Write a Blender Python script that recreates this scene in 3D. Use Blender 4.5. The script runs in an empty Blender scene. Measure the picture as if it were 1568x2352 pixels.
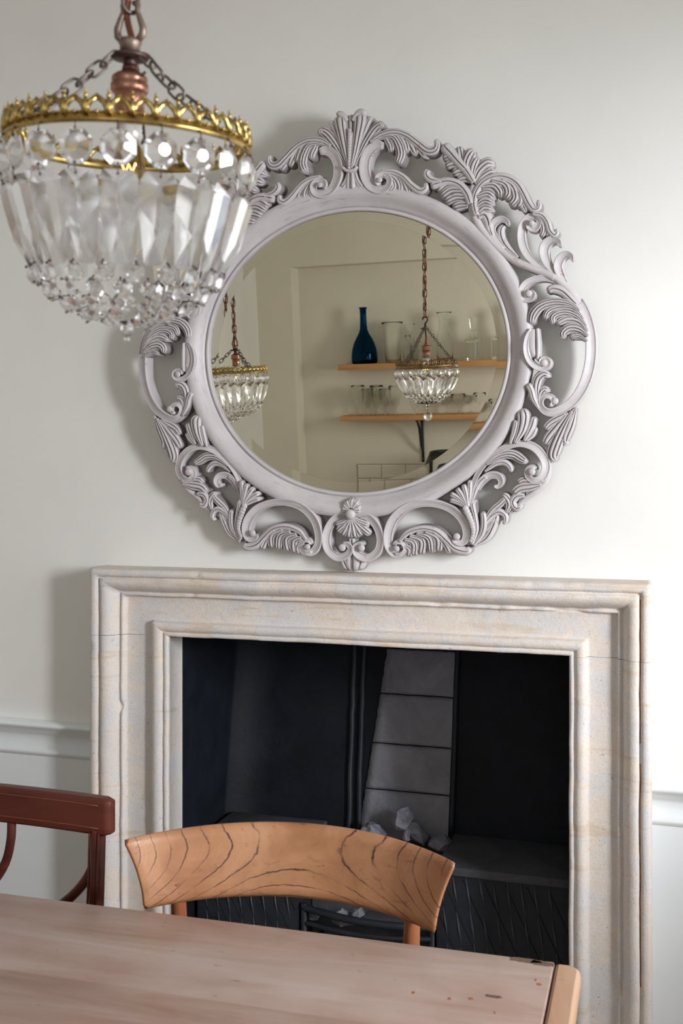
import bpy, bmesh, math, random
import numpy as np
from math import sin, cos, pi, radians, sqrt, atan2, tan
from mathutils import Vector, Matrix, noise as mnoise
random.seed(7)
S = bpy.context.scene
COL = S.collection

# ---------------------------------------------------------------- camera
F = 2450.0; YAW = radians(17.35); HZ = 1095.0; CX = 784.0
CAM = Vector((0.74, -2.48, 1.42))
cd = bpy.data.cameras.new('camera')
cam = bpy.data.objects.new('camera', cd); COL.objects.link(cam)
cd.sensor_fit = 'VERTICAL'; cd.sensor_height = 36; cd.lens = F / 2352 * 36
cd.shift_y = -81 / 2352
cam.location = CAM; cam.rotation_euler = (pi / 2, 0, YAW)
cd.dof.use_dof = True; cd.dof.focus_distance = 2.45; cd.dof.aperture_fstop = 10
cd.clip_start = 0.02
S.camera = cam

# ---------------------------------------------------------------- light
W = bpy.data.worlds.new('world'); S.world = W; W.use_nodes = True
W.node_tree.nodes['Background'].inputs[0].default_value = (0.80, 0.88, 1.0, 1)
W.node_tree.nodes['Background'].inputs[1].default_value = 0.6

def area(name, loc, target, sx, sy, power, col, spread=180):
    l = bpy.data.lights.new(name, 'AREA'); l.shape = 'RECTANGLE'; l.size = sx; l.size_y = sy
    l.energy = power; l.color = col; l.spread = radians(spread)
    o = bpy.data.objects.new(name, l); COL.objects.link(o); o.location = loc
    o.rotation_euler = (Vector(target) - Vector(loc)).to_track_quat('-Z', 'Y').to_euler()
    return o
area('window_daylight_right', (2.98, -2.05, 1.72), (0.1, 0, 0.95), 0.40, 0.9, 130, (0.93, 0.96, 1.0))
area('window_daylight_near', (2.30, -1.25, 1.62), (-0.6, 0, 1.15), 1.0, 0.9, 30, (0.94, 0.96, 1.0))
area('added_fill_rear', (2.40, -2.95, 1.8), (0.5, -5.0, 1.5), 0.9, 1.2, 105, (0.98, 0.98, 1.0))  # added lamp, brightens the far wall that the mirror shows
area('added_fill_behind', (1.0, -5.2, 1.75), (0.1, 0, 1.1), 1.1, 1.5, 20, (0.97, 0.98, 1.0))  # added soft fill from behind the camera, no known source there
S.view_settings.view_transform = 'Standard'; S.view_settings.look = 'None'
S.view_settings.gamma = 1; S.view_settings.use_curve_mapping = False
S.view_settings.exposure = -0.40
S.render.film_transparent = False
S.cycles.max_bounces = 16; S.cycles.transmission_bounces = 11; S.cycles.glossy_bounces = 8
S.cycles.diffuse_bounces = 5; S.cycles.transparent_max_bounces = 16
S.cycles.caustics_refractive = True; S.cycles.caustics_reflective = False
S.cycles.sample_clamp_indirect = 4; S.cycles.use_denoising = True
S.cycles.blur_glossy = 0.5

# ---------------------------------------------------------------- pixel <-> place helpers
fw = Vector((-sin(YAW), cos(YAW), 0)); rt = Vector((cos(YAW), sin(YAW), 0)); upv = Vector((0, 0, 1))
def ray(px, py): return fw * F + rt * (px - CX) + upv * (HZ - py)
def at(px, py, Y):
    d = ray(px, py); return CAM + d * ((Y - CAM.y) / d.y)
def atz(px, py, z):
    d = ray(px, py); return CAM + d * ((z - CAM.z) / d.z)
LEAN = radians(3.65)
MN = Vector((0, -cos(LEAN), -sin(LEAN))); MV = Vector((0, -sin(LEAN), cos(LEAN)))
MG = Vector((0.010, -0.057, 1.713))          # centre of the looking glass
def pm(px, py, w=0.035):                      # pixel -> (u, v) on the leaning frame, w in front of the glass
    d = ray(px, py); o = MG + MN * w; t = (o - CAM).dot(MN) / d.dot(MN); p = CAM + d * t
    return (p.x - MG.x, (p - o).dot(MV))
def rf(px, py, Y):                            # what the mirror shows at a pixel, on the plane Y
    d = ray(px, py); t = (MG - CAM).dot(MN) / d.dot(MN); p = CAM + d * t
    d = d - MN * (2 * d.dot(MN)); return p + d * ((Y - p.y) / d.y)

# ---------------------------------------------------------------- materials
MATS = {}
class NT:
    def __init__(s, name):
        s.m = bpy.data.materials.new(name); s.m.use_nodes = True; s.t = s.m.node_tree
        s.b = s.t.nodes['Principled BSDF']; MATS[name] = s.m
    def n(s, kind, **kw):
        x = s.t.nodes.new(kind)
        for k, v in kw.items():
            if k in x.inputs.keys() and not hasattr(x, k): s.put(x, k, v)
            elif hasattr(x, k): setattr(x, k, v)
            else: s.put(x, k, v)
        return x
    def put(s, x, k, v):
        i = x.inputs[k]
        if isinstance(v, bpy.types.NodeSocket): s.t.links.new(v, i)
        else: i.default_value = v
    def coord(s, scale=(1, 1, 1), rot=(0, 0, 0), loc=(0, 0, 0)):
        c = s.n('ShaderNodeTexCoord'); m = s.n('ShaderNodeMapping')
        s.t.links.new(c.outputs['Object'], m.inputs['Vector'])
        m.inputs['Scale'].default_value = scale; m.inputs['Rotation'].default_value = rot; m.inputs['Location'].default_value = loc
        return m.outputs[0]
    def noise(s, vec, scale, detail=4, rough=0.55, dist=0.0):
        x = s.n('ShaderNodeTexNoise'); s.t.links.new(vec, x.inputs['Vector'])
        x.inputs['Scale'].default_value = scale; x.inputs['Detail'].default_value = detail
        x.inputs['Roughness'].default_value = rough; x.inputs['Distortion'].default_value = dist
        return x.outputs['Fac']
    def ramp(s, fac, stops):
        r = s.n('ShaderNodeValToRGB'); s.t.links.new(fac, r.inputs[0]); e = r.color_ramp.elements
        while len(e) < len(stops): e.new(0.5)
        for q, (p, c) in zip(e, stops):
            q.position = p; q.color = (c, c, c, 1) if isinstance(c, (int, float)) else (*c, 1)
        return r.outputs[0]
    def mix(s, f, a, b, mode='MIX'):
        x = s.n('ShaderNodeMix'); x.data_type = 'RGBA'; x.blend_type = mode
        for k, v in ((0, f), (6, a), (7, b)):
            if isinstance(v, bpy.types.NodeSocket): s.t.links.new(v, x.inputs[k])
            else: x.inputs[k].default_value = v if k == 0 else (*v, 1)
        return x.outputs[2]
    def math(s, op, a, b=0.0, c=0.0):
        x = s.n('ShaderNodeMath'); x.operation = op
        for k, v in enumerate((a, b, c)):
            if isinstance(v, bpy.types.NodeSocket): s.t.links.new(v, x.inputs[k])
            else: x.inputs[k].default_value = v
        return x.outputs[0]
    def out(s, col=None, rough=None, bump=None, bstr=0.3, bdist=0.002, **kw):
        for k, v in (('Base Color', col), ('Roughness', rough)):
            if v is None: continue
            if isinstance(v, bpy.types.NodeSocket): s.t.links.new(v, s.b.inputs[k])
            else: s.b.inputs[k].default_value = (*v, 1) if k == 'Base Color' else v
        for k, v in kw.items(): s.b.inputs[k.replace('_', ' ')].default_value = v
        if bump is not None:
            x = s.n('ShaderNodeBump'); s.t.links.new(bump, x.inputs['Height'])
            x.inputs['Strength'].default_value = bstr; x.inputs['Distance'].default_value = bdist
            s.t.links.new(x.outputs[0], s.b.inputs['Normal'])
        return s.m

def paint(name, col, rough=0.6, var=0.03, bstr=0.15):
    t = NT(name); v = t.coord(); n = t.noise(v, 3, 5); f = t.noise(v, 160, 3)
    c = t.ramp(n, [(0.3, tuple(x * (1 - var) for x in col)), (0.7, tuple(min(1, x * (1 + var)) for x in col))])
    return t.out(c, rough, f, bstr, 0.001)
M_WALL = paint('wall_paint', (0.78, 0.77, 0.735), 0.7)
M_WALL2 = paint('far_wall_paint', (0.74, 0.71, 0.60), 0.8)
M_DADO = paint('dado_paint', (0.74, 0.77, 0.78), 0.45)
M_CEIL = paint('ceiling_paint', (0.74, 0.72, 0.66), 0.9)

def make_stone():
    t = NT('limestone'); v = t.coord()
    a = t.noise(v, 5, 6, 0.6, 0.4); b = t.noise(v, 11, 5, 0.6, 0.8); fine = t.noise(v, 260, 3, 0.7); pits = t.noise(v, 75, 4, 0.75)
    sx = t.noise(t.coord((1.2, 1, 9)), 3.2, 5, 0.6, 0.7)
    c = t.ramp(a, [(0.30, (0.66, 0.60, 0.565)), (0.47, (0.72, 0.655, 0.605)), (0.56, (0.71, 0.62, 0.54)), (0.72, (0.78, 0.72, 0.67))])
    c = t.mix(t.ramp(b, [(0.50, 0.0), (0.56, 0.75)]), c, (0.64, 0.625, 0.625))
    c = t.mix(t.ramp(sx, [(0.585, 0.0), (0.66, 0.7)]), c, (0.62, 0.50, 0.365))
    c = t.mix(t.ramp(pits, [(0.30, 0.75), (0.35, 0.0)]), c, (0.30, 0.25, 0.21))
    c = t.mix(t.ramp(fine, [(0.35, 0.35), (0.5, 0.0)]), c, (0.48, 0.42, 0.37))
    h = t.math('ADD', t.math('MULTIPLY', fine, 0.4), t.math('MULTIPLY', pits, 1.2))
    h = t.math('ADD', h, t.math('MULTIPLY', b, 2.0))
    return t.out(c, 0.8, h, 0.45, 0.002)
M_STONE = make_stone()
def make_groove():
    t = NT('rusty_groove'); v = t.coord(); n = t.noise(v, 30, 4)
    return t.out(t.ramp(n, [(0.35, (0.24, 0.13, 0.09)), (0.65, (0.38, 0.22, 0.14))]), 0.9)
M_GROOVE = make_groove()

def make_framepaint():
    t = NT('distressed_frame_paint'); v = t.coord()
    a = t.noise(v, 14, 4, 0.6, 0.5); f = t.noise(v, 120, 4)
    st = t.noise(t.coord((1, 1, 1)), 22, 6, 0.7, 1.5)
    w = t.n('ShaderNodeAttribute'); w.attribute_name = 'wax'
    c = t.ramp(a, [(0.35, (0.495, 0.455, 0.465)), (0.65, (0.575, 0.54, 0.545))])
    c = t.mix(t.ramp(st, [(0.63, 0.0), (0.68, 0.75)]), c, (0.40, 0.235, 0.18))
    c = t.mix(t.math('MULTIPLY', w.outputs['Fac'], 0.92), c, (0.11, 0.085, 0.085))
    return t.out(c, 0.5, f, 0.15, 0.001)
M_FRAME = make_framepaint()
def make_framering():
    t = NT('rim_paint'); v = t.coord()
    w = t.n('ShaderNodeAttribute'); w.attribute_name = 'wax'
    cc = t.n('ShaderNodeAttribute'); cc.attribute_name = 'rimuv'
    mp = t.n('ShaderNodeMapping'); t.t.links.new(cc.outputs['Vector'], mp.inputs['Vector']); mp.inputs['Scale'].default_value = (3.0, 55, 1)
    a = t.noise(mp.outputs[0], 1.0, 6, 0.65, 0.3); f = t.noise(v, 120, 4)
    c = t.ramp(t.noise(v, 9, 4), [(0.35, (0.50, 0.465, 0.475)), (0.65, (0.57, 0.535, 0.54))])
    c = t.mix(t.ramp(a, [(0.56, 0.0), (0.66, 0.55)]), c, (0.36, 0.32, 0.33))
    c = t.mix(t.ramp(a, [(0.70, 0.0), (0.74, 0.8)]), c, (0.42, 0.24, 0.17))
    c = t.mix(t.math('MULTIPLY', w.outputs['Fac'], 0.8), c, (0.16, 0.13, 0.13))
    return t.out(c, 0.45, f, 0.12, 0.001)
M_RIM = make_framering()

def make_mirror():
    t = NT('aged_mirror'); return t.out((0.86, 0.84, 0.74), 0.0, Metallic=1.0)
M_MIRROR = make_mirror()

def make_black(name, c0, c1, rough, bs, spec=0.3):
    t = NT(name); v = t.coord(); a = t.noise(v, 9, 6, 0.65, 0.6); b = t.noise(v, 60, 5, 0.7)
    c = t.ramp(a, [(0.3, c0), (0.75, c1)])
    return t.out(c, rough, t.math('ADD', b, t.math('MULTIPLY', a, 2)), bs, 0.003, Specular_IOR_Level=spec)
M_SOOT = make_black('black_paint', (0.006, 0.008, 0.012), (0.013, 0.016, 0.023), 0.6, 0.35, 0.18)
M_IRON = make_black('cast_iron', (0.012, 0.014, 0.020), (0.028, 0.032, 0.042), 0.5, 0.3)
M_FBRICK = make_black('sooty_firebrick', (0.215, 0.22, 0.25), (0.36, 0.365, 0.41), 0.9, 0.9)
M_COAL = make_black('coal', (0.09, 0.09, 0.11), (0.33, 0.33, 0.38), 0.55, 0.9)
M_ASH = make_black('ash_ledge', (0.055, 0.057, 0.065), (0.10, 0.102, 0.115), 0.85, 0.4)

def make_elm():
    t = NT('figured_elm'); c = t.n('ShaderNodeTexCoord')
    sp = t.n('ShaderNodeSeparateXYZ'); t.t.links.new(c.outputs['Object'], sp.inputs[0])
    x, z = sp.outputs[0], sp.outputs[2]
    nz = t.noise(c.outputs['Object'], 5, 2, 0.5); nf = t.noise(c.outputs['Object'], 55, 4, 0.6)
    xx = t.math('ADD', x, -0.01); zz = t.math('ADD', z, -0.018)
    wob = t.math('MULTIPLY', t.math('ADD', nz, -0.5), 0.0045)
    wobf = t.math('MULTIPLY', t.math('ADD', nf, -0.5), 0.0008)
    f = t.math('SUBTRACT', t.math('MULTIPLY', xx, t.math('MULTIPLY', xx, 0.26)), t.math('MULTIPLY', zz, t.math('MULTIPLY', zz, 1.15)))
    f = t.math('ADD', t.math('ADD', f, wob), wobf)
    s1 = t.math('FRACT', t.math('MULTIPLY', f, 400.0))
    d = t.math('ABSOLUTE', t.math('SUBTRACT', s1, 0.5))
    lines = t.ramp(d, [(0.0, 1.0), (0.025, 0.85), (0.06, 0.0)])
    brk = t.ramp(t.noise(c.outputs['Object'], 16, 3), [(0.38, 0.12), (0.56, 1.0)])
    fin = t.math('FRACT', t.math('MULTIPLY', f, 1650.0))
    base = t.ramp(t.noise(c.outputs['Object'], 11, 4, 0.6, 0.6), [(0.3, (0.30, 0.125, 0.055)), (0.55, (0.46, 0.225, 0.110)), (0.8, (0.53, 0.29, 0.16))])
    base = t.mix(t.math('MULTIPLY', fin, 0.28), base, (0.36, 0.17, 0.085))
    col = t.mix(t.math('MULTIPLY', t.math('MULTIPLY', lines, brk), 1.0), base, (0.06, 0.022, 0.02))
    sm = t.ramp(t.noise(t.coord((1, 1, 2.2)), 24, 5, 0.7, 1.0), [(0.58, 0.0), (0.68, 0.65)])
    col = t.mix(sm, col, (0.17, 0.07, 0.045))
    return t.out(col, 0.40, nf, 0.12, 0.001)
M_ELM = make_elm()
def wood(name, c0, c1, c2, scale, rough, st=(1, 14, 14), bs=0.1, spec=0.5, fleck=None):
    t = NT(name); v = t.coord(st)
    a = t.noise(v, scale, 5, 0.6, 0.8); b = t.noise(v, scale * 6, 4, 0.65); g = t.noise(t.coord(), 4, 4)
    c = t.ramp(a, [(0.3, c0), (0.5, c1), (0.72, c2)])
    c = t.mix(t.math('MULTIPLY', b, 0.42), c, c0)
    c = t.mix(t.ramp(g, [(0.45, 0.0), (0.65, 0.45)]), c, c2)
    if fleck:
        fl = t.noise(t.coord((4, 14, 14)), 6, 3, 0.6)
        c = t.mix(t.ramp(fl, [(0.69, 0.0), (0.73, 0.8)]), c, fleck)
    return t.out(c, rough, b, bs, 0.001, Specular_IOR_Level=spec)
M_TABLE = wood('table_wood', (0.27, 0.160, 0.12), (0.36, 0.250, 0.205), (0.44, 0.355, 0.315), 1.6, 0.42, (1.2, 9, 9), 0.08, 0.5, (0.16, 0.08, 0.06))
M_TABLE2 = wood('breadboard_wood', (0.38, 0.20, 0.12), (0.50, 0.29, 0.18), (0.56, 0.36, 0.24), 2.0, 0.42, (9, 1.2, 9), 0.1, 0.5, (0.10, 0.05, 0.04))
M_MAHOG = wood('mahogany', (0.060, 0.014, 0.010), (0.098, 0.022, 0.014), (0.135, 0.036, 0.022), 2.5, 0.42, (1, 10, 10), 0.05, 0.3)
M_INLAY = wood('inlay_wood', (0.13, 0.035, 0.018), (0.20, 0.06, 0.03), (0.26, 0.09, 0.04), 3, 0.5)
M_ELMLEG = wood('chair_leg_wood', (0.16, 0.045, 0.022), (0.28, 0.09, 0.04), (0.36, 0.14, 0.06), 3, 0.3, (8, 8, 1), 0.1)
M_PINE = wood('pine_shelf', (0.50, 0.245, 0.085), (0.60, 0.31, 0.12), (0.68, 0.38, 0.16), 2.0, 0.5, (1, 12, 12), 0.05)
M_FLOOR = wood('floorboards', (0.16, 0.10, 0.06), (0.24, 0.16, 0.10), (0.30, 0.21, 0.14), 1.5, 0.5, (1, 10, 1))

def simple(name, col, rough=0.5, metal=0.0, noisec=None, nscale=40, **kw):
    t = NT(name)
    if noisec:
        c = t.ramp(t.noise(t.coord(), nscale, 4), [(0.35, col), (0.68, noisec)])
    else: c = col
    return t.out(c, rough, Metallic=metal, **kw)
M_BRASS = simple('old_brass', (0.60, 0.44, 0.15), 0.30, 1.0, (0.34, 0.23, 0.08), 90)
M_DBRASS = simple('tarnished_brass', (0.38, 0.26, 0.12), 0.42, 1.0, (0.18, 0.11, 0.06), 50)
M_COPPER = simple('copper_brown', (0.42, 0.21, 0.14), 0.36, 0.9, (0.28, 0.14, 0.10), 30)
M_BRONZE = simple('dull_bronze', (0.26, 0.19, 0.15), 0.5, 0.8, (0.14, 0.10, 0.085), 45)
M_WIRE = simple('dark_wire', (0.085, 0.05, 0.045), 0.5, 0.7)
M_CHAIN = simple('steel_chain', (0.16, 0.125, 0.115), 0.45, 0.8)
M_CORD = simple('rust_cord', (0.30, 0.085, 0.045), 0.8, 0.0, (0.20, 0.06, 0.04), 120)
M_PORC = simple('bulb_cap', (0.75, 0.73, 0.70), 0.3, 0.3)
M_TILE = simple('glazed_tile', (0.76, 0.71, 0.60), 0.2, 0.0)
M_GROUT = simple('tile_grout', (0.22, 0.17, 0.12), 0.9)
M_BLACK = simple('black_enamel', (0.012, 0.012, 0.014), 0.35)
M_COUNTER = simple('worktop', (0.30, 0.22, 0.15), 0.4)
M_WHITE = simple('white_gloss', (0.80, 0.80, 0.78), 0.35)
M_SCORCH = simple('scorch_mark', (0.085, 0.05, 0.04), 0.8, 0.0, (0.20, 0.12, 0.09), 300)
M_PUTTY = simple('orange_filler', (0.36, 0.13, 0.06), 0.5)
def glassmat(name, col, rough=0.0, ior=1.5):
    m = bpy.data.materials.new(name); m.use_nodes = True; t = m.node_tree; t.nodes.clear()
    g = t.nodes.new('ShaderNodeBsdfGlass'); o = t.nodes.new('ShaderNodeOutputMaterial')
    g.inputs['Color'].default_value = (*col, 1); g.inputs['Roughness'].default_value = rough; g.inputs['IOR'].default_value = ior
    t.links.new(g.outputs[0], o.inputs[0]); MATS[name] = m; return m
M_CRYSTAL = glassmat('lead_crystal', (0.995, 0.995, 1.0), 0.13, 1.52)
M_GLASS = glassmat('clear_glass', (0.985, 0.992, 0.98), 0.0, 1.2)
M_BLUE = glassmat('deep_blue_glass', (0.10, 0.38, 0.55), 0.05, 1.45)
def emis(name, col, st):
    m = bpy.data.materials.new(name); m.use_nodes = True; b = m.node_tree.nodes['Principled BSDF']
    b.inputs['Emission Color'].default_value = (*col, 1); b.inputs['Emission Strength'].default_value = st; return m
M_FIL = emis('bulb_filament', (1.0, 0.45, 0.10), 9)

# ---------------------------------------------------------------- mesh building
class MB:
    def __init__(s): s.v = []; s.f = []; s.attr = []; s.sm = []; s.uv = []
    def add(s, vs, fs, wax=None, smooth=True, uv=None):
        o = len(s.v); s.v.extend(tuple(v) for v in vs); s.f.extend(tuple(i + o for i in f) for f in fs)
        s.sm.extend([smooth] * len(fs))
        s.attr.extend(wax if wax is not None else [0.0] * len(vs))
        s.uv.extend(uv if uv is not None else [(0, 0, 0)] * len(vs))
        return s
    def grid(s, rows, closed_u=False, closed_v=False, smooth=True, wax=None, uv=None):
        n = len(rows); m = len(rows[0]); fs = []
        for i in range(n if closed_u else n - 1):
            for j in range(m if closed_v else m - 1):
                a = i * m + j; b = i * m + (j + 1) % m; c = ((i + 1) % n) * m + (j + 1) % m; d = ((i + 1) % n) * m + j
                fs.append((a, b, c, d))
        return s.add([p for r in rows for p in r], fs, wax, smooth, uv)
    def box(s, a, b, M=None):
        x0, y0, z0 = a; x1, y1, z1 = b
        vs = [Vector(p) for p in ((x0, y0, z0), (x1, y0, z0), (x1, y1, z0), (x0, y1, z0), (x0, y0, z1), (x1, y0, z1), (x1, y1, z1), (x0, y1, z1))]
        if M: vs = [M @ v for v in vs]
        return s.add(vs, [(0, 3, 2, 1), (4, 5, 6, 7), (0, 1, 5, 4), (1, 2, 6, 5), (2, 3, 7, 6), (3, 0, 4, 7)], smooth=False)
    def tube(s, pts, r, seg=8, closed=False, sy=1.0, cap=True):
        pts = [Vector(p) for p in pts]; n = len(pts); rows = []; pu = None
        rr = r if isinstance(r, (list, tuple)) else [r] * n
        for i, p in enumerate(pts):
            a = pts[(i - 1) % n] if (closed or i) else p; b = pts[(i + 1) % n] if (closed or i < n - 1) else p
            t = (b - a).normalized()
            if pu is None:
                pu = Vector((0, 0, 1)) if abs(t.z) < 0.9 else Vector((1, 0, 0))
            u = (pu - t * pu.dot(t)); u = u.normalized() if u.length > 1e-6 else t.orthogonal().normalized()
            w = t.cross(u); pu = u
            rows.append([p + (u * cos(2 * pi * k / seg) + w * sin(2 * pi * k / seg) * sy) * rr[i] for k in range(seg)])
        s.grid(rows, closed, True)
        if cap and not closed:
            o = len(s.v) - n * seg
            s.f.append(tuple(o + k for k in range(seg))[::-1]); s.sm.append(False)
            s.f.append(tuple(o + (n - 1) * seg + k for k in range(seg))); s.sm.append(False)
        return s
    def lathe(s, prof, seg=24, c=(0, 0, 0), closed=False, smooth=True):
        rows = [[(c[0] + r * cos(2 * pi * k / seg), c[1] + r * sin(2 * pi * k / seg), c[2] + z) for k in range(seg)] for r, z in prof]
        if closed: rows = rows + [rows[0]]
        return s.grid(rows, False, True, smooth)
    def sphere(s, c, r, nu=8, nv=12, sq=(1, 1, 1)):
        rows = []
        for i in range(nu + 1):
            a = -pi / 2 + pi * i / nu
            rows.append([(c[0] + sq[0] * r * cos(a) * cos(2 * pi * k / nv), c[1] + sq[1] * r * cos(a) * sin(2 * pi * k / nv), c[2] + sq[2] * r * sin(a)) for k in range(nv)])
        return s.grid(rows, False, True)
    def mesh(s, name, mats):
        me = bpy.data.meshes.new(name); me.from_pydata(s.v, [], s.f)
        me.polygons.foreach_set('use_smooth', s.sm)
        if any(s.attr):
            a = me.attributes.new('wax', 'FLOAT', 'POINT'); a.data.foreach_set('value', s.attr)
        if any(u != (0, 0, 0) for u in s.uv):
            a = me.attributes.new('rimuv', 'FLOAT_VECTOR', 'POINT'); a.data.foreach_set('vector', [c for u in s.uv for c in u])
        for m in (mats if isinstance(mats, (list, tuple)) else [mats]): me.materials.append(m)
        bm = bmesh.new(); bm.from_mesh(me)
        bmesh.ops.remove_doubles(bm, verts=bm.verts, dist=1e-6)
        bmesh.ops.recalc_face_normals(bm, faces=bm.faces); bm.to_mesh(me); bm.free()
        me.update(); return me
    def obj(s, name, mats, parent=None, bevel=0, loc=None, rot=None, seg=2):
        return link(name, s.mesh(name, mats), parent, bevel, loc, rot, seg)
def link(name, me, parent=None, bevel=0, loc=None, rot=None, seg=2):
    o = bpy.data.objects.new(name, me); COL.objects.link(o)
    if parent: o.parent = parent
    if loc is not None: o.location = loc
    if rot is not None: o.rotation_euler = rot
    if bevel:
        b = o.modifiers.new('bevel', 'BEVEL'); b.width = bevel; b.segments = seg; b.limit_method = 'ANGLE'
        for p in me.polygons: p.use_smooth = True
    return o
def tag(o, label, cat, group=None):
    o['label'] = label; o['category'] = cat
    if group: o['group'] = group
    return o
def empty(name, loc=(0, 0, 0), rot=(0, 0, 0), label=None, cat=None, group=None):
    o = bpy.data.objects.new(name, None); COL.objects.link(o); o.location = loc; o.rotation_euler = rot
    o.empty_display_size = 0.05
    if label: tag(o, label, cat, group)
    return o
def struct(o): o['kind'] = 'structure'; return o
def stuff(o): o['kind'] = 'stuff'; return o
def copy_tree(o, parent=None):
    c = o.copy(); COL.objects.link(c)
    if parent: c.parent = parent
    for ch in list(o.children): copy_tree(ch, c)
    return c
def catmull(pts, n):
    P = np.array(pts, float); m = len(P); d = np.r_[0, np.cumsum(np.linalg.norm(np.diff(P[:, :2], axis=0), axis=1) + 1e-9)]
    t = np.linspace(0, d[-1], n); out = np.zeros((n, P.shape[1]))
    Pe = np.vstack([2 * P[0] - P[1], P, 2 * P[-1] - P[-2]])
    for k, tt in enumerate(t):
        i = min(np.searchsorted(d, tt, 'right') - 1, m - 2); u = (tt - d[i]) / (d[i + 1] - d[i])
        p0, p1, p2, p3 = Pe[i], Pe[i + 1], Pe[i + 2], Pe[i + 3]
        out[k] = 0.5 * (2 * p1 + (p2 - p0) * u + (2 * p0 - 5 * p1 + 4 * p2 - p3) * u * u + (3 * p1 - 3 * p2 + p3 - p0) * u ** 3)
    return out

exec_parts = []
# ================================================================ ROOM
XR = 1.85; XL = -2.12; YF = -5.0; ZC = 2.80
OX0, OX1, OZ = -0.475, 0.515, 1.021           # fireplace opening
wb = MB()
for a, b in (((-2.2, 0, 0), (OX0 - .02, .12, ZC)), ((OX1 + .02, 0, 0), (1.95, .12, ZC)), ((OX0 - .02, 0, OZ + .02), (OX1 + .02, .12, ZC))): wb.box(a, b)
struct(wb.obj('wall_back', M_WALL))
struct(MB().box((-2.3, -5.35, -.05), (2.0, 0.9, 0)).obj('floor', M_FLOOR))
struct(MB().box((-2.3, -5.35, ZC), (2.0, 0.2, ZC + .05)).obj('ceiling', M_CEIL))
struct(MB().box((XL - .1, -5.3, 0), (XL, 0, ZC)).obj('wall_left', M_WALL))
WY0, WY1, WZ0, WZ1 = -2.55, -.25, 1.01, 2.05    # window opening in the right wall
wr = MB()
for a, b in (((XR, WY1, 0), (XR + .1, 0.1, ZC)), ((XR, -2.95, 0), (XR + .1, WY0, ZC)), ((XR, -5.3, 0), (XR + .1, -4.55, ZC)), ((XR, -4.55, 0), (XR + .1, -2.95, 1.0)), ((XR, -4.55, 2.45), (XR + .1, -2.95, ZC)), ((XR, WY0, 0), (XR + .1, WY1, WZ0)), ((XR, WY0, WZ1), (XR + .1, WY1, ZC))): wr.box(a, b)
struct(wr.obj('wall_right', M_WALL))
# opposite wall with shallow alcove
c0 = rf(655, 600, YF); 
AX0 = rf(690, 617, YF).x; AXF = rf(655, 600, YF + .14).x; AZ = rf(690, 617, YF).z
wf = MB(); ox0, ox1, oz0, oz1 = 0.35, 1.6, .95, 2.4
wf.box((XL, YF - .1, 0), (ox0, YF, ZC)); wf.box((ox1, YF - .1, 0), (XR + .1, YF, ZC)); wf.box((ox0, YF - .1, 0), (ox1, YF, oz0)); wf.box((ox0, YF - .1, oz1), (ox1, YF, ZC))
struct(wf.obj('wall_front', M_WALL2))
struct(MB().box((XL, YF, 0), (AX0 - .02, YF + .16, ZC)).obj('trim_1', M_WALL2))
struct(MB().box((AX0 - .02, YF, AZ), (XR, YF + .16, ZC)).obj('trim_2', M_WALL2))
for nm, (a0, a1) in (('window_1', ((XR + .02, WY0, WZ0), (XR + .07, WY1, WZ1))), ('added_window_behind', ((ox0, YF - .08, oz0), (ox1, YF - .03, oz1)))):  # the second window is unseen, added to let in the fill behind
    w = MB(); e = .05
    if nm == 'window_1':
        y0, y1, z0, z1, x0, x1 = WY0, WY1, WZ0, WZ1, a0[0], a1[0]
        for q in ((y0, y0 + e, z0, z1), (y1 - e, y1, z0, z1), (y0, y1, z0, z0 + e), (y0, y1, z1 - e, z1)): w.box((x0, q[0], q[2]), (x1, q[1], q[3]))
        fr = w.obj(nm, M_WHITE)
        sl = MB().box((XR - .12, y0 - .05, z0 - .03), (XR + .1, y1 + .05, z0)).obj('window_sill', M_WHITE, fr)
    else:
        for q in ((ox0, ox0 + e, oz0, oz1), (ox1 - e, ox1, oz0, oz1), (ox0, ox1, oz0, oz0 + e), (ox0, ox1, oz1 - e, oz1), ((ox0 + ox1) / 2 - .015, (ox0 + ox1) / 2 + .015, oz0, oz1)): w.box((q[0], YF - .08, q[2]), (q[1], YF - .03, q[3]))
        fr = w.obj(nm, M_WHITE)
    struct(fr)

w = MB()
for y0, y1, z0, z1 in ((-4.55, -4.50, 1.0, 2.45), (-3.00, -2.95, 1.0, 2.45), (-4.55, -2.95, 1.0, 1.05), (-4.55, -2.95, 2.40, 2.45)): w.box((XR + .02, y0, z0), (XR + .07, y1, z1))
struct(w.obj('added_window_rear', M_WHITE))  # unseen window, added as an opening for the rear fill lamp
# dado rails and panel moulding each side of the fireplace
def rail(name, x0, x1, zt):
    prof = [(0, zt + .004), (.030, zt), (.034, zt - .006), (.030, zt - .012), (.022, zt - .016), (.016, zt - .026), (.010, zt - .032), (.006, zt - .036), (0.004, zt - .040), (.004, zt - .072), (.016, zt - .076), (.014, zt - .084), (.006, zt - .092), (0, zt - .095)]
    rows = [[(x, -y, z) for y, z in prof] for x in np.linspace(x0, x1, 12)]
    o = MB().grid(rows).obj(name, M_DADO); return struct(o)
rail('trim_3', XL, -0.672, .768); rail('trim_4', .69, XR, .737)
for nm, x0, x1, zt in (('trim_5', XL, -.672, .68), ('trim_6', .69, XR, .65)):
    struct(MB().box((x0, -.006, .12), (x1, 0.001, zt)).obj(nm, M_DADO))
for nm, x0, x1 in (('baseboard_left', XL, -.672), ('baseboard_right', .69, XR)):
    struct(MB().box((x0, -.025, 0), (x1, 0, .13)).obj(nm, M_DADO, bevel=.004))

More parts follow.
